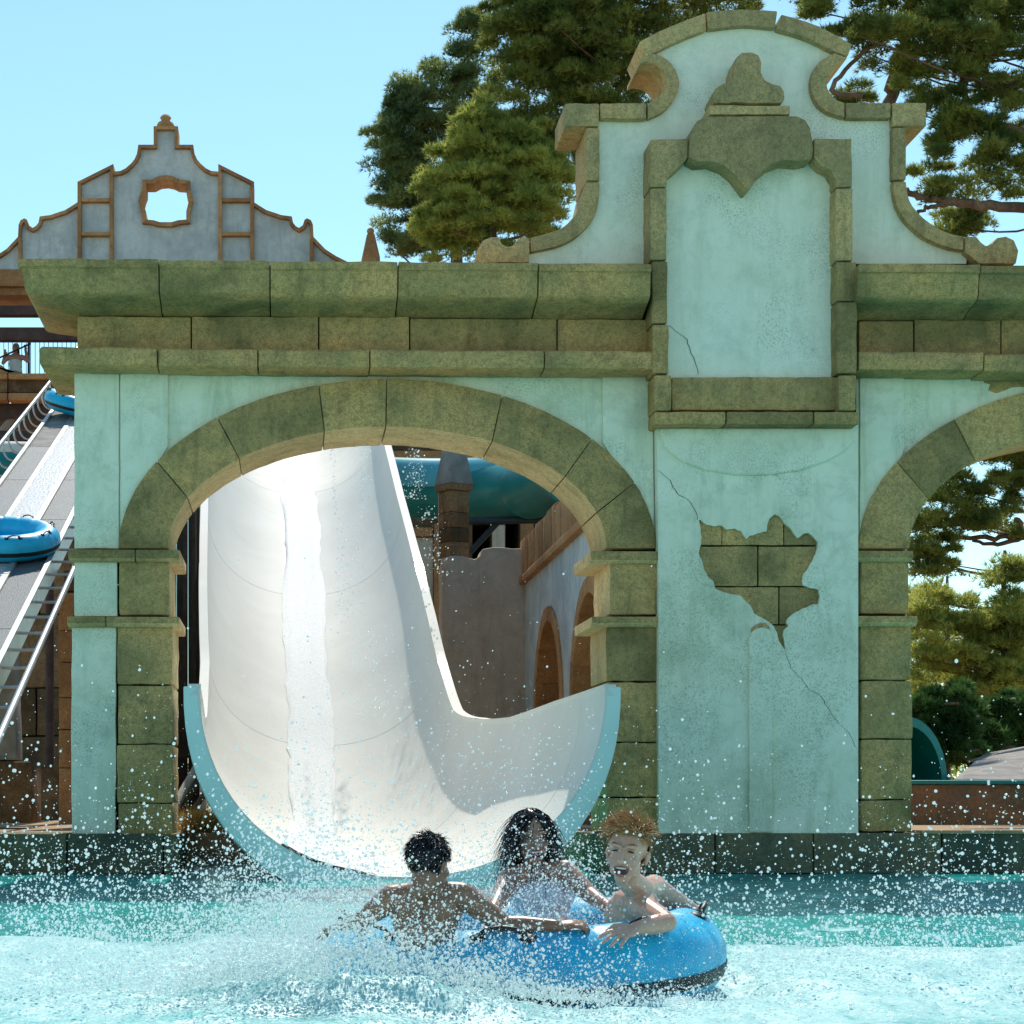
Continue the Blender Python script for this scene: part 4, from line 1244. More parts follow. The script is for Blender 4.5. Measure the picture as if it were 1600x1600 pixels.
tree('young_pine_tree', 'taller hazy young pine behind the pale young pine through the right arch', 'tree', [gnd(1480, 52), P(1480, 1000, 52), P(1480, 900, 52)],
     [lobe(1460, 1020, 52, 90, 60, 40), lobe(1600, 1000, 52, 90, 70, 40), lobe(1440, 950, 52, 40, 35, 12), lobe(1540, 1090, 52, 140, 50, 40), lobe(1700, 1040, 52, 90, 80, 30)],
     M['pine_light'], seed=21, tufts=62, clump_r=(.3, .55), length=.2, width=.025, limbs=20, trunk_r=.1)
def bush(label, px, py, Y, rx, rz, n, seed):
    k = Y / F_PX
    tree('oleander_bush', label, 'bush', [gnd(px, Y), P(px, py + rz * .3, Y), P(px, py - rz * .4, Y)], [lobe(px, py, Y, rx, rz, n), lobe(px, py + rz * .7, Y, rx * .9, rz * .8, n // 2)],
         M['oleander'], 'bark', seed, tufts=101, k=5, clump_r=(.12, .24), length=.13, width=.035, spread=.8, limbs=20, trunk_r=.05, group='oleander bushes')
bush('dark oleander bush beside the teal tunnel mouth', 1478, 1128, 29, 52, 50, 60, 31)
bush('sunlit oleander bush above the concrete ramp', 1585, 1135, 30, 50, 45, 50, 33)
bush('small oleander bush between the two larger oleanders', 1535, 1165, 29.5, 26, 28, 22, 35)
# distant green belt so that no gap shows bare horizon
g = np.random.default_rng(77)
cl = np.stack([g.uniform(-60, 110, 900), g.uniform(70, 80, 900), GZ + 2.3 * g.random(900) ** 1.5], 1)
m = np.repeat(np.arange(900), 30)
d = unit(len(m), g)
v = blades(cl[m] + d * 1.0 * g.random(len(m))[:, None] ** .4, d, g, 3, .5, .12, .6)
o = put('distant_shrubs', np_mesh('distant_shrubs', v, np.arange(len(v)).reshape(-1, 3)), M['pine'])
tag(o, 'distant belt of green shrubs behind everything', 'shrubs', kind='stuff')
# dry weeds on the sandy strip beside the left pier
g = np.random.default_rng(78)
pts = np.stack([g.uniform(-1.0, -.72, 90), g.uniform(18.1, 19.2, 90), np.full(90, GZ)], 1)
v = blades(pts, np.tile([0, 0, 1.0], (90, 1)), g, 9, .22, .02, .45)
o = put('dry_weeds', np_mesh('dry_weeds', v, np.arange(len(v)).reshape(-1, 3)), leaf_mat('dry_grass', (.30, .20, .06, 1), (.42, .28, .09, 1)))
tag(o, 'dry orange weeds on the sand behind the left pier', 'weeds', kind='stuff')
# ------------------------------------------------------------------ rafts
t = NT('blue_vinyl')
c = t.ramp(t.noise(3, 4, .6), [(.35, (.004, .36, .62, 1)), (.65, (.012, .50, .78, 1))])
t.done(c, .36, .4, t.bump(t.noise(14, 4, .6), .16, .02))
t.b.inputs['Coat Weight'].default_value = .08
M['raft'] = t.m
def torus_mesh(name, R, r, a0, a1, v0, v1, nu, nv, ripple=0.0, segs=16, closed_u=True, grow=0.0):
    """part of a torus: u round the ring, v round the tube (0 = outermost, 90 = top)"""
    bm = bmesh.new(); rows = []
    full_v = abs((v1 - v0) - 2 * math.pi) < 1e-4
    nu_ = nu if closed_u else nu + 1
    for i in range(nu_):
        u = a0 + (a1 - a0) * i / nu
        ph = (u / (2 * math.pi) * segs) % 1.0
        q = min(ph, 1 - ph)
        k = 1 - ripple * math.exp(-(q / .045) ** 2) + ripple * .35 * math.sin(math.pi * ph)
        row = []
        for j in range(nv if full_v else nv + 1):
            v = v0 + (v1 - v0) * j / nv
            rr_ = (r + grow) * k
            row.append(bm.verts.new(((R + rr_ * math.cos(v)) * math.cos(u), (R + rr_ * math.cos(v)) * math.sin(u), rr_ * math.sin(v))))
        rows.append(row)
    n = len(rows)
    for i in range(n if closed_u else n - 1):
        a = rows[i]; b = rows[(i + 1) % n]
        m_ = len(a)
        for j in range(m_ if full_v else m_ - 1):
            bm.faces.new([a[j], b[j], b[(j + 1) % m_], a[(j + 1) % m_]])
    return bm_mesh(bm, name)
def local(name, me, mat, parent):
    o = bpy.data.objects.new(name, me); COL.objects.link(o); me.materials.append(mat); o.parent = parent
    shade(me, 60); return o
TAU = 2 * math.pi
def make_raft(loc, rot, label, R=.56, r=.160):
    root = empty('inflatable_raft', loc, label, 'raft', 'blue inflatable rafts')
    root.rotation_euler = rot
    local('tube', torus_mesh('tube', R, r, 0, TAU, 0, TAU, 192, 32, .035), M['raft'], root)
    local('side_band', torus_mesh('side_band', R, r, 0, TAU, math.radians(-27), math.radians(-8), 144, 4, .03, grow=.004), M['black'], root)
    bm = bmesh.new()
    bmesh.ops.create_circle(bm, cap_ends=True, radius=R - .03, segments=48)
    bmesh.ops.translate(bm, verts=bm.verts, vec=(0, 0, -.09))
    local('floor', bm_mesh(bm, 'floor'), M['raft'], root)
    for k in range(8):
        a = TAU * (k + .35) / 8
        for v, s in ((62, 1),):
            vv = math.radians(v)
            def pt(da, h):
                rr_ = r + h
                return Vector(((R + rr_ * math.cos(vv)) * math.cos(a + da), (R + rr_ * math.cos(vv)) * math.sin(a + da), rr_ * math.sin(vv)))
            h = local('handle', bm_mesh(tube_bm(smooth_path([pt(-.13, -.004), pt(-.09, .028), pt(0, .042), pt(.09, .028), pt(.13, -.004)], 3), .009, 6), 'handle'), M['black'], root)
            for da in (-.13, .13):
                pd = bmesh.new()
                bmesh.ops.create_uvsphere(pd, u_segments=10, v_segments=6, radius=.03)
                for w in pd.verts: w.co = Vector((w.co.x, w.co.y, w.co.z * .35))
                q = pt(da, 0)
                rotm = Vector((math.cos(vv) * math.cos(a), math.cos(vv) * math.sin(a), math.sin(vv))).to_track_quat('Z', 'Y').to_matrix().to_4x4()
                bmesh.ops.transform(pd, matrix=Matrix.Translation(q) @ rotm, verts=pd.verts)
                local('handle_pad', bm_mesh(pd, 'handle_pad'), M['black'], h)
    return root
raft = make_raft(RC, (math.radians(1.5), math.radians(-3.0), .3), 'blue raft carrying three riders through the splash')
sl_ = math.atan(.365)
y1_ = 24.0
rd1 = make_raft((-3.5, y1_, cz(y1_) + .21), (sl_, 0, .1), 'empty blue raft low on the conveyor beside the left pier')
rd2 = make_raft((-3.5, 34.0, cz(34) + .21), (sl_, 0, .6), 'empty blue raft near the top of the conveyor below the platform')

# ------------------------------------------------------------------ people
def skin_mat(name, a, b, wet=.35):
    t = NT(name)
    col = t.ramp(t.noise(14, 4, .6), [(.35, a), (.65, b)])
    t.done(col, wet, .45, t.bump(t.noise(120, 3), .12, .004))
    t.b.inputs['Subsurface Weight'].default_value = .12
    t.b.inputs['Subsurface Radius'].default_value = (.012, .005, .003)
    t.b.inputs['Subsurface Scale'].default_value = .6
    return t.m
M['skin_tan'] = skin_mat('tanned_skin', (.26, .125, .075, 1), (.34, .17, .10, 1), .3)
M['skin_mid'] = skin_mat('brown_skin', (.34, .18, .125, 1), (.42, .23, .16, 1))
M['skin_fair'] = skin_mat('fair_skin', (.60, .32, .22, 1), (.68, .39, .28, 1))
M['lips'] = plain_mat('lips', (.50, .20, .16, 1), .4, .4)
M['mouth'] = plain_mat('mouth_inside', (.10, .02, .02, 1), .4, .4)
M['teeth'] = plain_mat('teeth', (.85, .82, .76, 1), .25, .5, .03)
M['eye'] = plain_mat('eye_dark', (.02, .015, .012, 1), .2, .6)
M['hair_black'] = plain_mat('wet_black_hair', (.012, .009, .008, 1), .25, .6)
M['hair_brown'] = plain_mat('wet_brown_hair', (.022, .014, .011, 1), .25, .6)
M['hair_red'] = plain_mat('sandy_red_hair', (.58, .31, .12, 1), .5, .4, .45, 60)
M['white_cloth'] = plain_mat('white_swim_top', (.70, .70, .78, 1), .6, .3, .1)
M['swim_dark'] = plain_mat('dark_swim_shorts', (.02, .03, .06, 1), .7, .3)

def remesh(name, bm, voxel, smooth, mat, parent):
    me = bpy.data.meshes.new(name); bm.to_mesh(me); bm.free()
    o = bpy.data.objects.new(name + '_raw', me); COL.objects.link(o)
    rm = o.modifiers.new('r', 'REMESH'); rm.mode = 'VOXEL'; rm.voxel_size = voxel; rm.use_smooth_shade = True
    sm = o.modifiers.new('s', 'SMOOTH'); sm.factor = .5; sm.iterations = smooth
    dg = bpy.context.evaluated_depsgraph_get()
    m2 = bpy.data.meshes.new_from_object(o.evaluated_get(dg))
    bpy.data.objects.remove(o); bpy.data.meshes.remove(me)
    m2.name = name; m2.materials.clear()
    return put(name, m2, mat, parent, 180)

def ball(bm, c, r, mx=None, sub=2):
    """ellipsoid; r radius or three radii, mx orientation (3x3)"""
    rr_ = (r, r, r) if not hasattr(r, '__len__') else r
    q = Matrix.Diagonal((*rr_, 1))
    if mx is not None: q = mx.to_4x4() @ q
    bmesh.ops.create_icosphere(bm, subdivisions=sub, radius=1.0, matrix=Matrix.Translation(Vector(c)) @ q)

def limb(bm, pts, rad):
    """chain of overlapping balls that tapers from joint to joint"""
    for (a, b), (ra, rb) in zip(zip(pts, pts[1:]), zip(rad, rad[1:])):
        a = Vector(a); b = Vector(b)
        n = max(2, int((b - a).length / (.42 * min(ra, rb))) + 1)
        for i in range(n + 1):
            k = i / n
            ball(bm, a.lerp(b, k), ra + (rb - ra) * k, sub=2 if ra > .012 else 1)

def hand(bm, wrist, fwd, up, s=1.0, curl=.5, spread=.16, mirror=1):
    """palm, four fingers of unequal length with knuckle bends, thumb off the side of the palm"""
    f = Vector(fwd).normalized(); u = (Vector(up) - f * f.dot(Vector(up))).normalized(); w = f.cross(u) * mirror
    c = Vector(wrist) + f * .038 * s
    mx = Matrix((w, f, u)).transposed()
    ball(bm, c, (.034 * s, .042 * s, .014 * s), mx)
    ball(bm, Vector(wrist) + f * .008 * s, (.024 * s, .024 * s, .017 * s), mx)
    for k, (o, L) in enumerate(((-.026, .060), (-.009, .068), (.009, .064), (.026, .050))):
        L *= s
        d0 = (f + w * (o / .026) * spread - u * curl * .25).normalized()
        p0 = c + f * .030 * s + w * o * s
        p1 = p0 + d0 * L * .45
        d1 = (d0 - u * curl * .8).normalized(); p2 = p1 + d1 * L * .32
        d2 = (d1 - u * curl * .9).normalized(); p3 = p2 + d2 * L * .26
        limb(bm, [p0, p1, p2, p3], [.0088 * s, .0082 * s, .0074 * s, .0062 * s])
    b0 = Vector(wrist) + f * .014 * s - w * .026 * s
    b1 = b0 + (f * .6 - w * .8 - u * .2).normalized() * .036 * s
    b2 = b1 + (f * .85 - w * .3 - u * .35 * (1 + curl)).normalized() * .030 * s
    limb(bm, [b0, b1, b2], [.0125 * s, .0105 * s, .0078 * s])

def head_parts(bm, c, mx, s):
    """skull, face, jaw, nose, brow, cheeks and ears; local -y is where the face looks"""
    def L(x, y, z): return c + mx @ (Vector((x, y, z)) * s)
    def B(p, r): ball(bm, L(*p), tuple(v * s for v in r) if hasattr(r, '__len__') else r * s, mx)
    B((0, .014, .030), (.072, .088, .080)); B((0, -.028, -.022), (.058, .060, .078)); B((0, -.050, -.085), (.030, .028, .026))
    for q in (-1, 1):
        B((q * .034, -.052, -.024), (.024, .026, .024)); B((q * .038, -.012, -.058), (.018, .036, .028))
        limb(bm, [L(q * .046, -.070, .030), L(q * .030, -.079, .033), L(q * .014, -.080, .030)], [.009 * s, .010 * s, .009 * s])
        B((q * .072, .012, -.010), (.008, .014, .024)); B((q * .077, .018, -.003), (.006, .013, .017)); B((q * .070, .006, -.030), (.007, .008, .010))
        B((q * .012, -.096, -.026), .0095)
    limb(bm, [L(0, -.082, .022), L(0, -.098, -.002), L(0, -.113, -.021)], [.008 * s, .010 * s, .0135 * s])
    return L

def strands(pos, dirs, g, length, width, bend, k=4, lens=None):
    """tapered hair locks: thin ribbons bent by gravity or wind"""
    V = []; Fc = []
    for q_, (p, d) in enumerate(zip(pos, dirs)):
        L = (length if lens is None else lens[q_]) * (.6 + .7 * g.random()); p = np.array(p); d = np.array(d, float)
        s = np.cross(d, g.normal(size=3)); s /= np.linalg.norm(s) + 1e-9
        base = len(V)
        for i in range(k + 1):
            w = width * (1 - .85 * i / k) * .5
            V.append(p - s * w); V.append(p + s * w)
            d = d + np.array(bend) / k + g.normal(size=3) * .12; d /= np.linalg.norm(d)
            p = p + d * L / k
        for i in range(k):
            a = base + 2 * i; Fc.append((a, a + 1, a + 3, a + 2))
    return np.array(V), np.array(Fc)

def hair(name, c, mx, s, mat, parent, seed, n, length, width, bend, keep, flow, lift, lenf=None, capgrow=1.045):
    g = np.random.default_rng(seed)
    cap = bmesh.new()
    bmesh.ops.create_icosphere(cap, subdivisions=4, radius=1.0)
    cc = Vector((0, .014, .030)); rr_ = Vector((.072, .088, .080)) * capgrow
    for v in cap.verts:
        d = v.co.copy(); k = 1 + .05 * math.sin(d.x * 17 + seed) * math.sin(d.y * 13) + .04 * math.sin(d.z * 23 + d.x * 9)
        v.co = Vector((d.x * rr_.x, d.y * rr_.y, d.z * rr_.z)) * k + cc
    bmesh.ops.delete(cap, geom=[v for v in cap.verts if not keep(v.co)], context='VERTS')
    for v in cap.verts: v.co = c + mx @ (v.co * s)
    h = put(name, bm_mesh(cap, name), mat, parent, 180)
    pos = []; dr = []; ln = []
    while len(pos) < n:
        d = g.normal(size=3); d /= np.linalg.norm(d)
        p = Vector((d[0] * rr_.x, d[1] * rr_.y, d[2] * rr_.z)) + cc
        if not keep(p): continue
        pos.append(c + mx @ (p * s)); nv = Vector(d); fl = Vector(flow(p)) + Vector(g.normal(size=3) * .28)
        tg = (fl - nv * fl.dot(nv)).normalized(); a_ = lift(p)
        dr.append(mx @ (nv * a_ + tg * (1 - a_)).normalized()); ln.append(lenf(p) if lenf else length)
    v, f = strands(pos, dr, g, length, width, bend, 4, ln)
    o = put('hair_strands', np_mesh('hair_strands', v, f), mat, h, 180)
    o['kind'] = 'stuff'
    return h

def look(fwd, roll=0.0):
    """orientation whose local -y points along fwd"""
    y = -Vector(fwd).normalized(); z = Vector((0, 0, 1)); x = y.cross(z).normalized(); z = x.cross(y).normalized()
    return Matrix((x, y, z)).transposed() @ Matrix.Rotation(roll, 3, 'Y')

def face_details(root, L, mx, s, brow, mouth=True):
    c = L(0, 0, 0)
    def blob(name, p, r, mat, parent=root, rot=None):
        b = bmesh.new(); m_ = mx @ Matrix.Rotation(rot, 3, 'Y') if rot else mx
        ball(b, L(*p), tuple(v * s for v in r), m_, 3)
        return put(name, bm_mesh(b, name), mat, parent, 180)
    for q in (-1, 1):
        blob('eye', (q * .030, -.0795, .013), (.0125, .0050, .0034), M['eye'], rot=q * .16)
        b = bmesh.new()
        limb(b, [L(q * .050, -.068, .034), L(q * .036, -.083, .042), L(q * .023, -.0895, .040)], [.0016 * s, .0026 * s, .0022 * s])
        put('eyebrow', bm_mesh(b, 'eyebrow'), brow, root, 180)
    if mouth:
        b = bmesh.new()
        n = 24; pts = []
        for k in range(n + 1):
            a = TAU * k / n
            x = .0265 * math.cos(a); z = (.0095 if math.sin(a) > 0 else .0250) * math.sin(a) + .005 * abs(math.cos(a)) ** 3
            pts.append(L(x, -.0880 + .018 * (x / .029) ** 2 * .8, -.053 + z))
        tube_bm(pts, .0024 * s, 6, b)
        put('lips', bm_mesh(b, 'lips'), M['lips'], root, 180)
        mo = blob('mouth', (0, -.0790, -.0600), (.0250, .0105, .0185), M['mouth'])
        blob('upper_teeth', (0, -.0835, -.0480), (.0190, .0066, .0038), M['teeth'], mo)
        blob('tongue', (0, -.0845, -.0730), (.0140, .0055, .0048), M['lips'], mo)
M['brow_red'] = plain_mat('sandy_brow', (.26, .13, .06, 1), .5, .3)

# --- boy on the right: chest to the left, face to the camera, near arm over the tube
hb = P(980, 1333, 6.50)
boy = empty('person', P(1005, 1480, 6.85), 'laughing boy with tousled sandy hair leaning one arm over the raft', 'person', 'raft riders')
mb = look((-.40, -1.0, -.06), math.radians(6))
S = .92
bm = bmesh.new()
L = head_parts(bm, hb, mb, S)
nk = P(1001, 1392, 6.68)
limb(bm, [L(0, .03, -.05), L(0, .045, -.10), nk], [.046, .042, .050])
chest = P(985, 1432, 6.76); belly = P(990, 1480, 6.86); hip = P(1010, 1515, 7.0)
shn = P(1003, 1418, 6.60); shf = P(1022, 1387, 6.90)
mt = look((-.95, -.35, .05))
ball(bm, chest.lerp(nk, .45), (.115, .075, .07), mt); ball(bm, chest, (.118, .085, .10), mt); ball(bm, belly, (.105, .085, .11), mt); ball(bm, hip, (.12, .10, .10), mt)
limb(bm, [nk, nk.lerp(shn, .6), shn], [.045, .045, .050]); limb(bm, [nk, nk.lerp(shf, .6), shf], [.045, .045, .048])
eln = P(1042, 1441, 6.43); wrn = P(992, 1451, 6.345)
limb(bm, [shn, shn.lerp(eln, .5), eln, eln.lerp(wrn, .35), wrn], [.047, .041, .034, .034, .022])
hand(bm, wrn, P(962, 1462, 6.285) - wrn, (-.1, -.55, .85), 1.02, .42, .30, -1)
elf = P(1080, 1424, 7.02); hf = P(1062, 1452, 7.0)
limb(bm, [shf, shf.lerp(elf, .5), elf, hf], [.046, .039, .033, .024])
# thighs inside the raft
limb(bm, [hip, hip + Vector((-.30, .02, .02)), hip + Vector((-.34, .03, -.16))], [.075, .055, .045])
limb(bm, [hip + Vector((0, .1, 0)), hip + Vector((-.28, .16, .03)), hip + Vector((-.32, .16, -.14))], [.075, .055, .045])
remesh('body', bm, .0032, 4, M['skin_fair'], boy)
face_details(boy, L, mb, S, M['brow_red'])
hair('hair', hb, mb, S, M['hair_red'], boy, 4, 3000, .062, .0034, (.10, .0, -.25),
     lambda p: (p.z > .052 + .25 * p.y * (p.y < 0) * 0 and p.y > -.085) and (p.z > .070 or p.y > -.035 or abs(p.x) > .06 and p.z > .05) or (p.y > .025 and p.z > -.045),
     lambda p: (-.7 if p.x < .03 else .5, -.35, .5) if p.z > .06 else (.1, .3, -1), lambda p: .34 if p.z > .07 else .06, lambda p: .060 if p.z > .075 else .022, 1.07)

# --- young man at the front left, back to the camera
hm = P(671, 1350, 6.42)
man = empty('person', P(665, 1480, 6.5), 'tanned young man with wet black hair, bare back turned and arms spread along the raft', 'person', 'raft riders')
mm = look((.62, .80, -.22), 0)
bm = bmesh.new(); S2 = .86
L = head_parts(bm, hm, mm, S2)
nm = P(668, 1392, 6.44)
limb(bm, [L(0, .02, -.05), L(0, .03, -.10), nm], [.046, .043, .052])
mt = look((.25, 1, 0))
up_ = P(666, 1410, 6.47); mid = P(664, 1445, 6.47); lowb = P(666, 1490, 6.52)
ball(bm, up_, (.130, .062, .060), mt); ball(bm, P(665, 1425, 6.47), (.128, .070, .08), mt); ball(bm, mid, (.112, .068, .09), mt); ball(bm, lowb, (.112, .078, .09), mt); ball(bm, P(668, 1520, 6.62), (.13, .11, .09), mt)
for a, b in ((P(640, 1420, 6.405), .05), (P(694, 1420, 6.405), .05)):
    ball(bm, a, (.045, .022, .05), mt)      # shoulder blades
sL = P(612, 1404, 6.44); sR = P(722, 1400, 6.44)
for s_ in (sL, sR): limb(bm, [nm, nm.lerp(s_, .55), s_], [.042, .044, .048])
eL = P(566, 1437, 6.50); wL = P(540, 1447, 6.62); eR = P(788, 1446, 6.44); wR = P(868, 1447, 6.40)
limb(bm, [sL, sL.lerp(eL, .5), eL, wL], [.048, .041, .033, .024]); hand(bm, wL, (-.7, .5, -.15), (0, 0, 1), .95, .9, .1, 1)
limb(bm, [sR, sR.lerp(eR, .5), eR, eR.lerp(wR, .35), wR], [.048, .042, .034, .034, .023]); hand(bm, wR, (1, -.05, .12), (-.1, -.35, 1), .98, 1.3, .06, 1)
limb(bm, [lowb + Vector((.05, .1, -.05)), lowb + Vector((.25, .42, .0)), lowb + Vector((.3, .5, -.12))], [.08, .06, .05])
remesh('body', bm, .0048, 6, M['skin_tan'], man)
hair('hair', hm, mm, S2, M['hair_black'], man, 9, 1800, .040, .0038, (0, 0, -.3),
     lambda p: (p.z > .045 and p.y > -.07) or (p.y > .0 and p.z > -.050 and not (abs(p.x) > .062 and p.z < .0 and p.y < .03)),
     lambda p: (.1, .5, -.8) if p.y > -.02 else (.3, -.7, -.3), lambda p: .22 if p.z > .06 else .05, lambda p: .036 if p.z > .03 else .026, 1.06)

# --- woman in the middle, facing the camera, long dark hair
hw_ = P(832, 1306, 7.25)
wom = empty('person', P(840, 1470, 7.2), 'woman with long wet dark hair and white top behind the spray', 'person', 'raft riders')
mw = look((.05, -1, -.22), math.radians(-4))
bm = bmesh.new(); S3 = .90
L = head_parts(bm, hw_, mw, S3)
nw = P(836, 1362, 7.27)
limb(bm, [L(0, .02, -.06), nw], [.044, .048])
mt = look((.1, -1, 0))
ball(bm, P(842, 1378, 7.28), (.135, .065, .06), mt); ball(bm, P(845, 1400, 7.27), (.125, .080, .09), mt); ball(bm, P(848, 1440, 7.28), (.108, .075, .10), mt); ball(bm, P(850, 1480, 7.3), (.13, .10, .09), mt)
a1, a2 = P(797, 1372, 7.22), P(884, 1362, 7.22)
for s_ in (a1, a2): limb(bm, [nw, nw.lerp(s_, .55), s_], [.042, .044, .046])
e1, w1 = P(770, 1425, 7.0), P(760, 1458, 6.75); e2, w2 = P(922, 1398, 7.12), P(953, 1420, 6.95)
limb(bm, [a1, e1, w1], [.044, .034, .024]); hand(bm, w1, (-.1, -.9, -.4), (0, -.3, 1), .92, .6, .15, 1)
limb(bm, [a2, a2.lerp(e2, .5), e2, w2], [.045, .039, .033, .024]); hand(bm, w2, (.8, -.4, -.3), (0, 0, 1), .92, .7, .15, 1)
remesh('body', bm, .005, 6, M['skin_mid'], wom)
face_details(wom, L, mw, S3, M['hair_brown'])
bm = bmesh.new()
ball(bm, P(846, 1402, 7.265), (.130, .088, .085), mt); ball(bm, P(848, 1440, 7.275), (.114, .083, .105), mt)
for x_ in (824, 868): ball(bm, P(x_, 1402, 7.2), (.05, .035, .045), mt)
limb(bm, [P(815, 1392, 7.22), P(812, 1370, 7.24)], [.02, .016]); limb(bm, [P(872, 1390, 7.22), P(868, 1366, 7.24)], [.02, .016])
remesh('swim_top', bm, .006, 4, M['white_cloth'], wom)
hair('hair', hw_, mw, S3, M['hair_brown'], wom, 14, 2200, .20, .0045, (-.12, 0, -2.0),
     lambda p: (p.z > .072 and p.y > -.085 and abs(p.x) > .02) or (p.z > .09) or (abs(p.x) > .056 and p.y > -.03 and p.z > -.05) or (p.y > .01 and p.z > -.06),
     lambda p: (math.copysign(.8 if p.y < .0 else .2, p.x), .2, -1), lambda p: .06, lambda p: .22 if p.z < .07 else .17, 1.035)

# --- small figure on the platform, hands on a long pole
zf = P(0, 586, 46.6).z
pw = P(24, 560, 46.6)
fem = empty('person', (pw.x, 46.6, zf), 'woman in pale swimsuit on the launch platform holding a long pole', 'person')
KF = .88; H0 = zf - .725
def q(x, z): return Vector((pw.x + x * KF, 46.6, H0 + z * KF))
bm = bmesh.new()
ball(bm, q(0, 1.55), (.08, .095, .115)); limb(bm, [q(0, 1.45), q(0, 1.36)], [.05, .055])
ball(bm, q(0, 1.28), (.19, .1, .11)); ball(bm, q(0, 1.12), (.155, .1, .15)); ball(bm, q(0, .9), (.17, .11, .15))
for s_ in (-1, 1):
    limb(bm, [q(s_ * .1, .85), q(s_ * .1, .42), q(s_ * .09, .17)], [.09, .06, .04])
    limb(bm, [q(s_ * .18, 1.32), q(s_ * .33, 1.15 + .05 * (s_ > 0)), q(s_ * .27, 1.40 + .12 * (s_ > 0))], [.055, .045, .035])
    hand(bm, q(s_ * .27, 1.40 + .12 * (s_ > 0)), (0, -.3, 1), (0, 1, 0), 1, .8)
remesh('body', bm, .014, 3, M['skin_mid'], fem)
bm = bmesh.new(); ball(bm, q(0, 1.12), (.165, .112, .19)); ball(bm, q(0, .9), (.178, .118, .13))
remesh('swimsuit', bm, .02, 3, M['stucco_grey'], fem)
bm = bmesh.new(); ball(bm, q(.01, 1.58), (.09, .10, .11)); ball(bm, q(.06, 1.42), (.05, .06, .15))
for v in bm.verts: v.co.y += .04
remesh('hair', bm, .016, 2, M['hair_brown'], fem)
o = tube('long_pole', [q(-.75, 1.12) + Vector((0, -.06, 0)), q(.42, 1.66) + Vector((0, -.06, 0))], .022, M['rail'], None, 8)
tag(o, 'dark pole held up by the woman on the platform', 'pole')
# ------------------------------------------------------------------ spray and foam
t = NT('water_drops')
t.done((.86, .93, .93, 1), .08, .5)
t.b.inputs['IOR'].default_value = 1.33
tr = t.n.new('ShaderNodeBsdfTranslucent'); tr.inputs[0].default_value = (.9, .96, .96, 1)
gl = t.n.new('ShaderNodeBsdfTransparent'); gl.inputs[0].default_value = (.95, 1, 1, 1)
m1 = t.n.new('ShaderNodeMixShader'); m1.inputs[0].default_value = .5
t.l.new(t.b.outputs[0], m1.inputs[1]); t.l.new(tr.outputs[0], m1.inputs[2])
m2 = t.n.new('ShaderNodeMixShader'); m2.inputs[0].default_value = .22
t.l.new(m1.outputs[0], m2.inputs[1]); t.l.new(gl.outputs[0], m2.inputs[2]); t.l.new(m2.outputs[0], t.out.inputs[0])
M['drop'] = t.m
tb = bmesh.new(); bmesh.ops.create_icosphere(tb, subdivisions=1, radius=1.0)
IV = np.array([v.co[:] for v in tb.verts], np.float32); IF = np.array([[v.index for v in f.verts] for f in tb.faces], np.int32); tb.free()
OV = np.array([(1, 0, 0), (-1, 0, 0), (0, 1, 0), (0, -1, 0), (0, 0, 1), (0, 0, -1)], np.float32)
OF = np.array([(0, 2, 4), (2, 1, 4), (1, 3, 4), (3, 0, 4), (2, 0, 5), (1, 2, 5), (3, 1, 5), (0, 3, 5)], np.int32)
def drops(name, pos, rad, g, label, stretch=.35, IV=IV, IF=IF):
    n = len(pos)
    sc = rad[:, None] * (1 + stretch * (g.random((n, 3)) - .5))
    v = (IV[None] * sc[:, None, :] + pos[:, None, :]).reshape(-1, 3)
    f = (IF[None] + (np.arange(n) * len(IV))[:, None, None]).reshape(-1, 3)
    o = put(name, np_mesh(name, v, f), M['drop'], None, 180)
    tag(o, label, 'water drops', kind='stuff')
    return o
g = np.random.default_rng(5)
def radii(n, lo=.0016, hi=.0075): return (lo + (hi - lo) * g.random(n) ** 3.2)
def clumped(n, box, freq, thr, seed, zfun):
    """random points of a box, kept where a smooth noise is high"""
    out = []
    tot = 0
    while tot < n:
        m_ = n * 2
        x = g.uniform(box[0], box[1], m_); y = g.uniform(box[2], box[3], m_); z = zfun(m_, x, y)
        w = .5 + .5 * vnoise(x * freq, z * freq * 1.3 + y * freq * .6, seed)
        k = g.random(m_) < np.clip((w - thr) * 2.2 + .12, 0, 1)
        p = np.stack([x, y, z], 1)[k]; out.append(p); tot += len(p)
    return np.concatenate(out)[:n]
# wide curtain of drops left of the raft
A = clumped(13500, (-1.15, .35, 6.0, 8.6), 2.6, .35, 21, lambda n, x, y: .02 + g.exponential(.17, n) * (1.0 - .25 * x))
# thrown drops round and above the riders
B = clumped(8500, (-.1, 1.5, 5.9, 7.6), 3.0, .3, 22, lambda n, x, y: .12 + g.exponential(.16, n))
# dense veil over the woman
Cc = P(835, 1390, 7.0)
C = np.stack([g.normal(Cc.x, .16, 5200), g.normal(6.85, .12, 5200), np.abs(g.normal(.0, .20, 5200)) + .10], 1)
# right-hand curtain
D = clumped(8500, (1.5, 3.1, 6.1, 8.8), 2.8, .35, 23, lambda n, x, y: .01 + g.exponential(.13 + .06 * (x > 2.1), n))
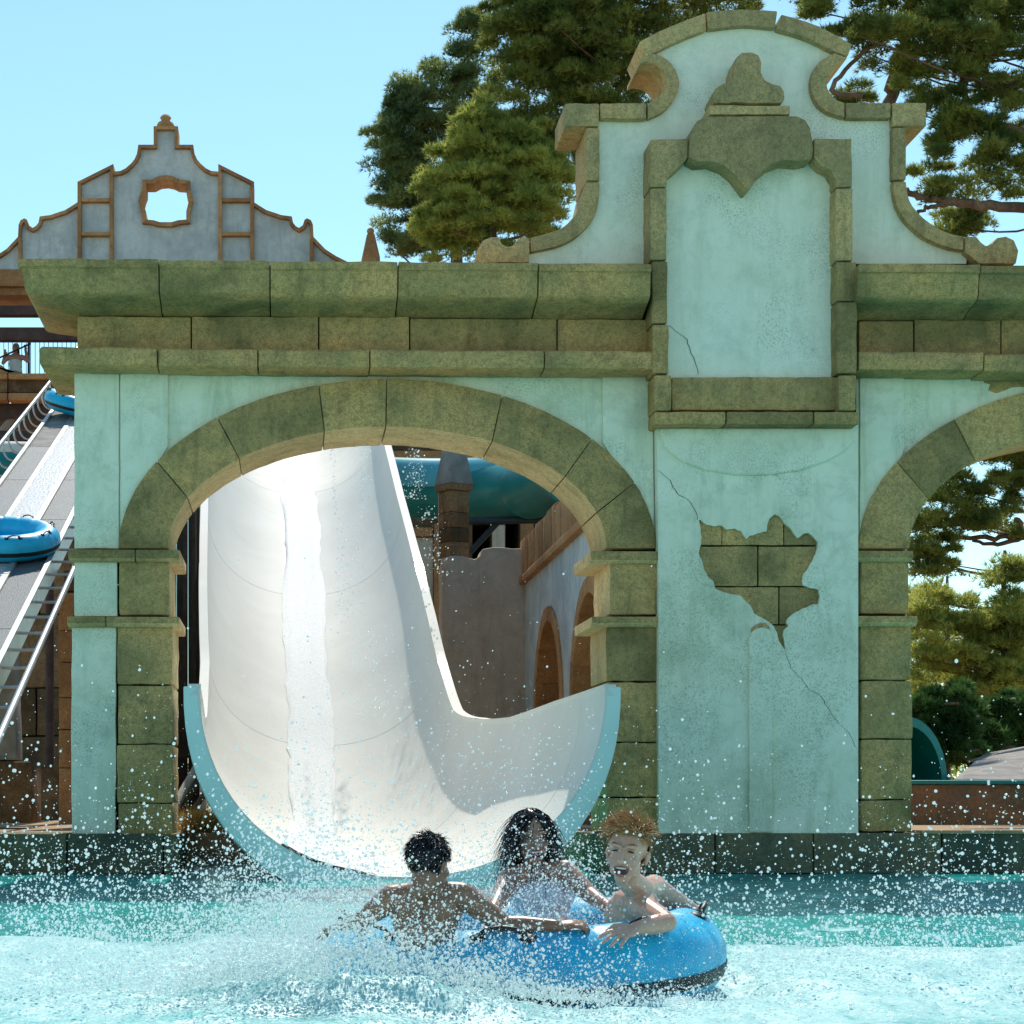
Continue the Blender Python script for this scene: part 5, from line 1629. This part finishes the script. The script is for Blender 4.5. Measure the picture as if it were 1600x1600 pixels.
# mist in front of the lower slide
E = clumped(6000, (-.2, 1.1, 6.6, 9.0), 2.4, .3, 24, lambda n, x, y: .2 + g.exponential(.22, n))
for nm, arr, lo, hi, lb in (('spray_drops', A, .0014, .0068, 'cloud of white drops flying left of the raft'), ('spray_drops', B, .0013, .0058, 'drops flying over the raft riders'),
                       ('spray_drops', C, .0012, .0042, 'dense veil of spray in front of the woman'), ('spray_drops', D, .0014, .0070, 'cloud of white drops flying right of the raft'), ('spray_drops', E, .0012, .0045, 'fine drops in front of the lower slide')):
    drops(nm, arr, radii(len(arr), lo, hi), g, lb)
# thin jets splashing off the slide's right half
pts = []
for (px, py, qx, qy, n, w) in ((520, 700, 525, 800, 110, 5), (525, 800, 532, 960, 120, 8), (572, 700, 562, 800, 220, 12), (562, 800, 540, 960, 260, 22), (560, 960, 600, 1120, 240, 45), (650, 700, 648, 780, 260, 16), (668, 790, 690, 900, 140, 20)):
    for i in range(n):
        k = g.random()
        pts.append(P(px + (qx - px) * k + g.normal() * w * .5, py + (qy - py) * k, np.interp(py + (qy - py) * k, [700, 1120], [24.5, 18.2]) - g.random() * .5)[:])
pts = np.array(pts)
drops('slide_drops', pts, radii(len(pts), .003, .013), g, 'drops jumping off the right half of the white slide', .8)
# foam lumps and ragged splash lying on the water in the foreground
def surf(x, y): return ridge(x, y)
n = 12000
x = g.uniform(-1.3, 3.3, n); y = 5.3 + 3.9 * g.random(n) ** 1.4
z = surf(x, y) + g.exponential(.012, n) - .004
keep = (np.hypot(x - RC.x, y - RC.y) > .66) & (vnoise(x * 6, y * 6, 31) > -.45)
drops('foam_beads', np.stack([x, y, z], 1)[keep], radii(keep.sum(), .0012, .0055), g, 'white foam beads covering the churned water', .6, OV, OF)
n = 27000
x = np.concatenate([g.normal(.02, .30, n * 7 // 10), g.normal(.75, .3, n * 3 // 10)]); y = g.normal(5.98, .17, len(x))
z = surf(x, y) * (.7 + .5 * vnoise(x * 5, y * 5, 10)) + g.exponential(.062, len(x)) * np.interp(x, [-.6, -.1, .25, .6, 1.2], [.8, 1.5, 1.25, .6, .3]) * (.6 + .8 * (vnoise(x * 7, y * 7, 34) > -.1))
keep = np.hypot(x - RC.x, y - RC.y) > .64
drops('splash_crest', np.stack([x, y, z], 1)[keep], radii(keep.sum(), .0012, .0062), g, 'bursting crest of the splash in front of the raft', .7, OV, OF)
# fine mist hanging round the splash
n = 42000
x = np.concatenate([g.normal(.0, .42, n // 2), g.normal(.85, .45, n // 4), g.uniform(-1.3, 3.0, n - n // 2 - n // 4)]); y = g.normal(6.25, .35, n)
z = .02 + g.exponential(.13, n) * np.interp(x, [-1.2, 0, .6, 1.5, 3], [.7, 1.3, 1.2, .7, .8])
keep = np.hypot(x - RC.x, y - RC.y) > .3
drops('fine_mist', np.stack([x, y, z], 1)[keep], (.0005 + .0011 * g.random(keep.sum()) ** 2), g, 'fine mist of tiny drops hanging round the splash', .4, OV, OF)
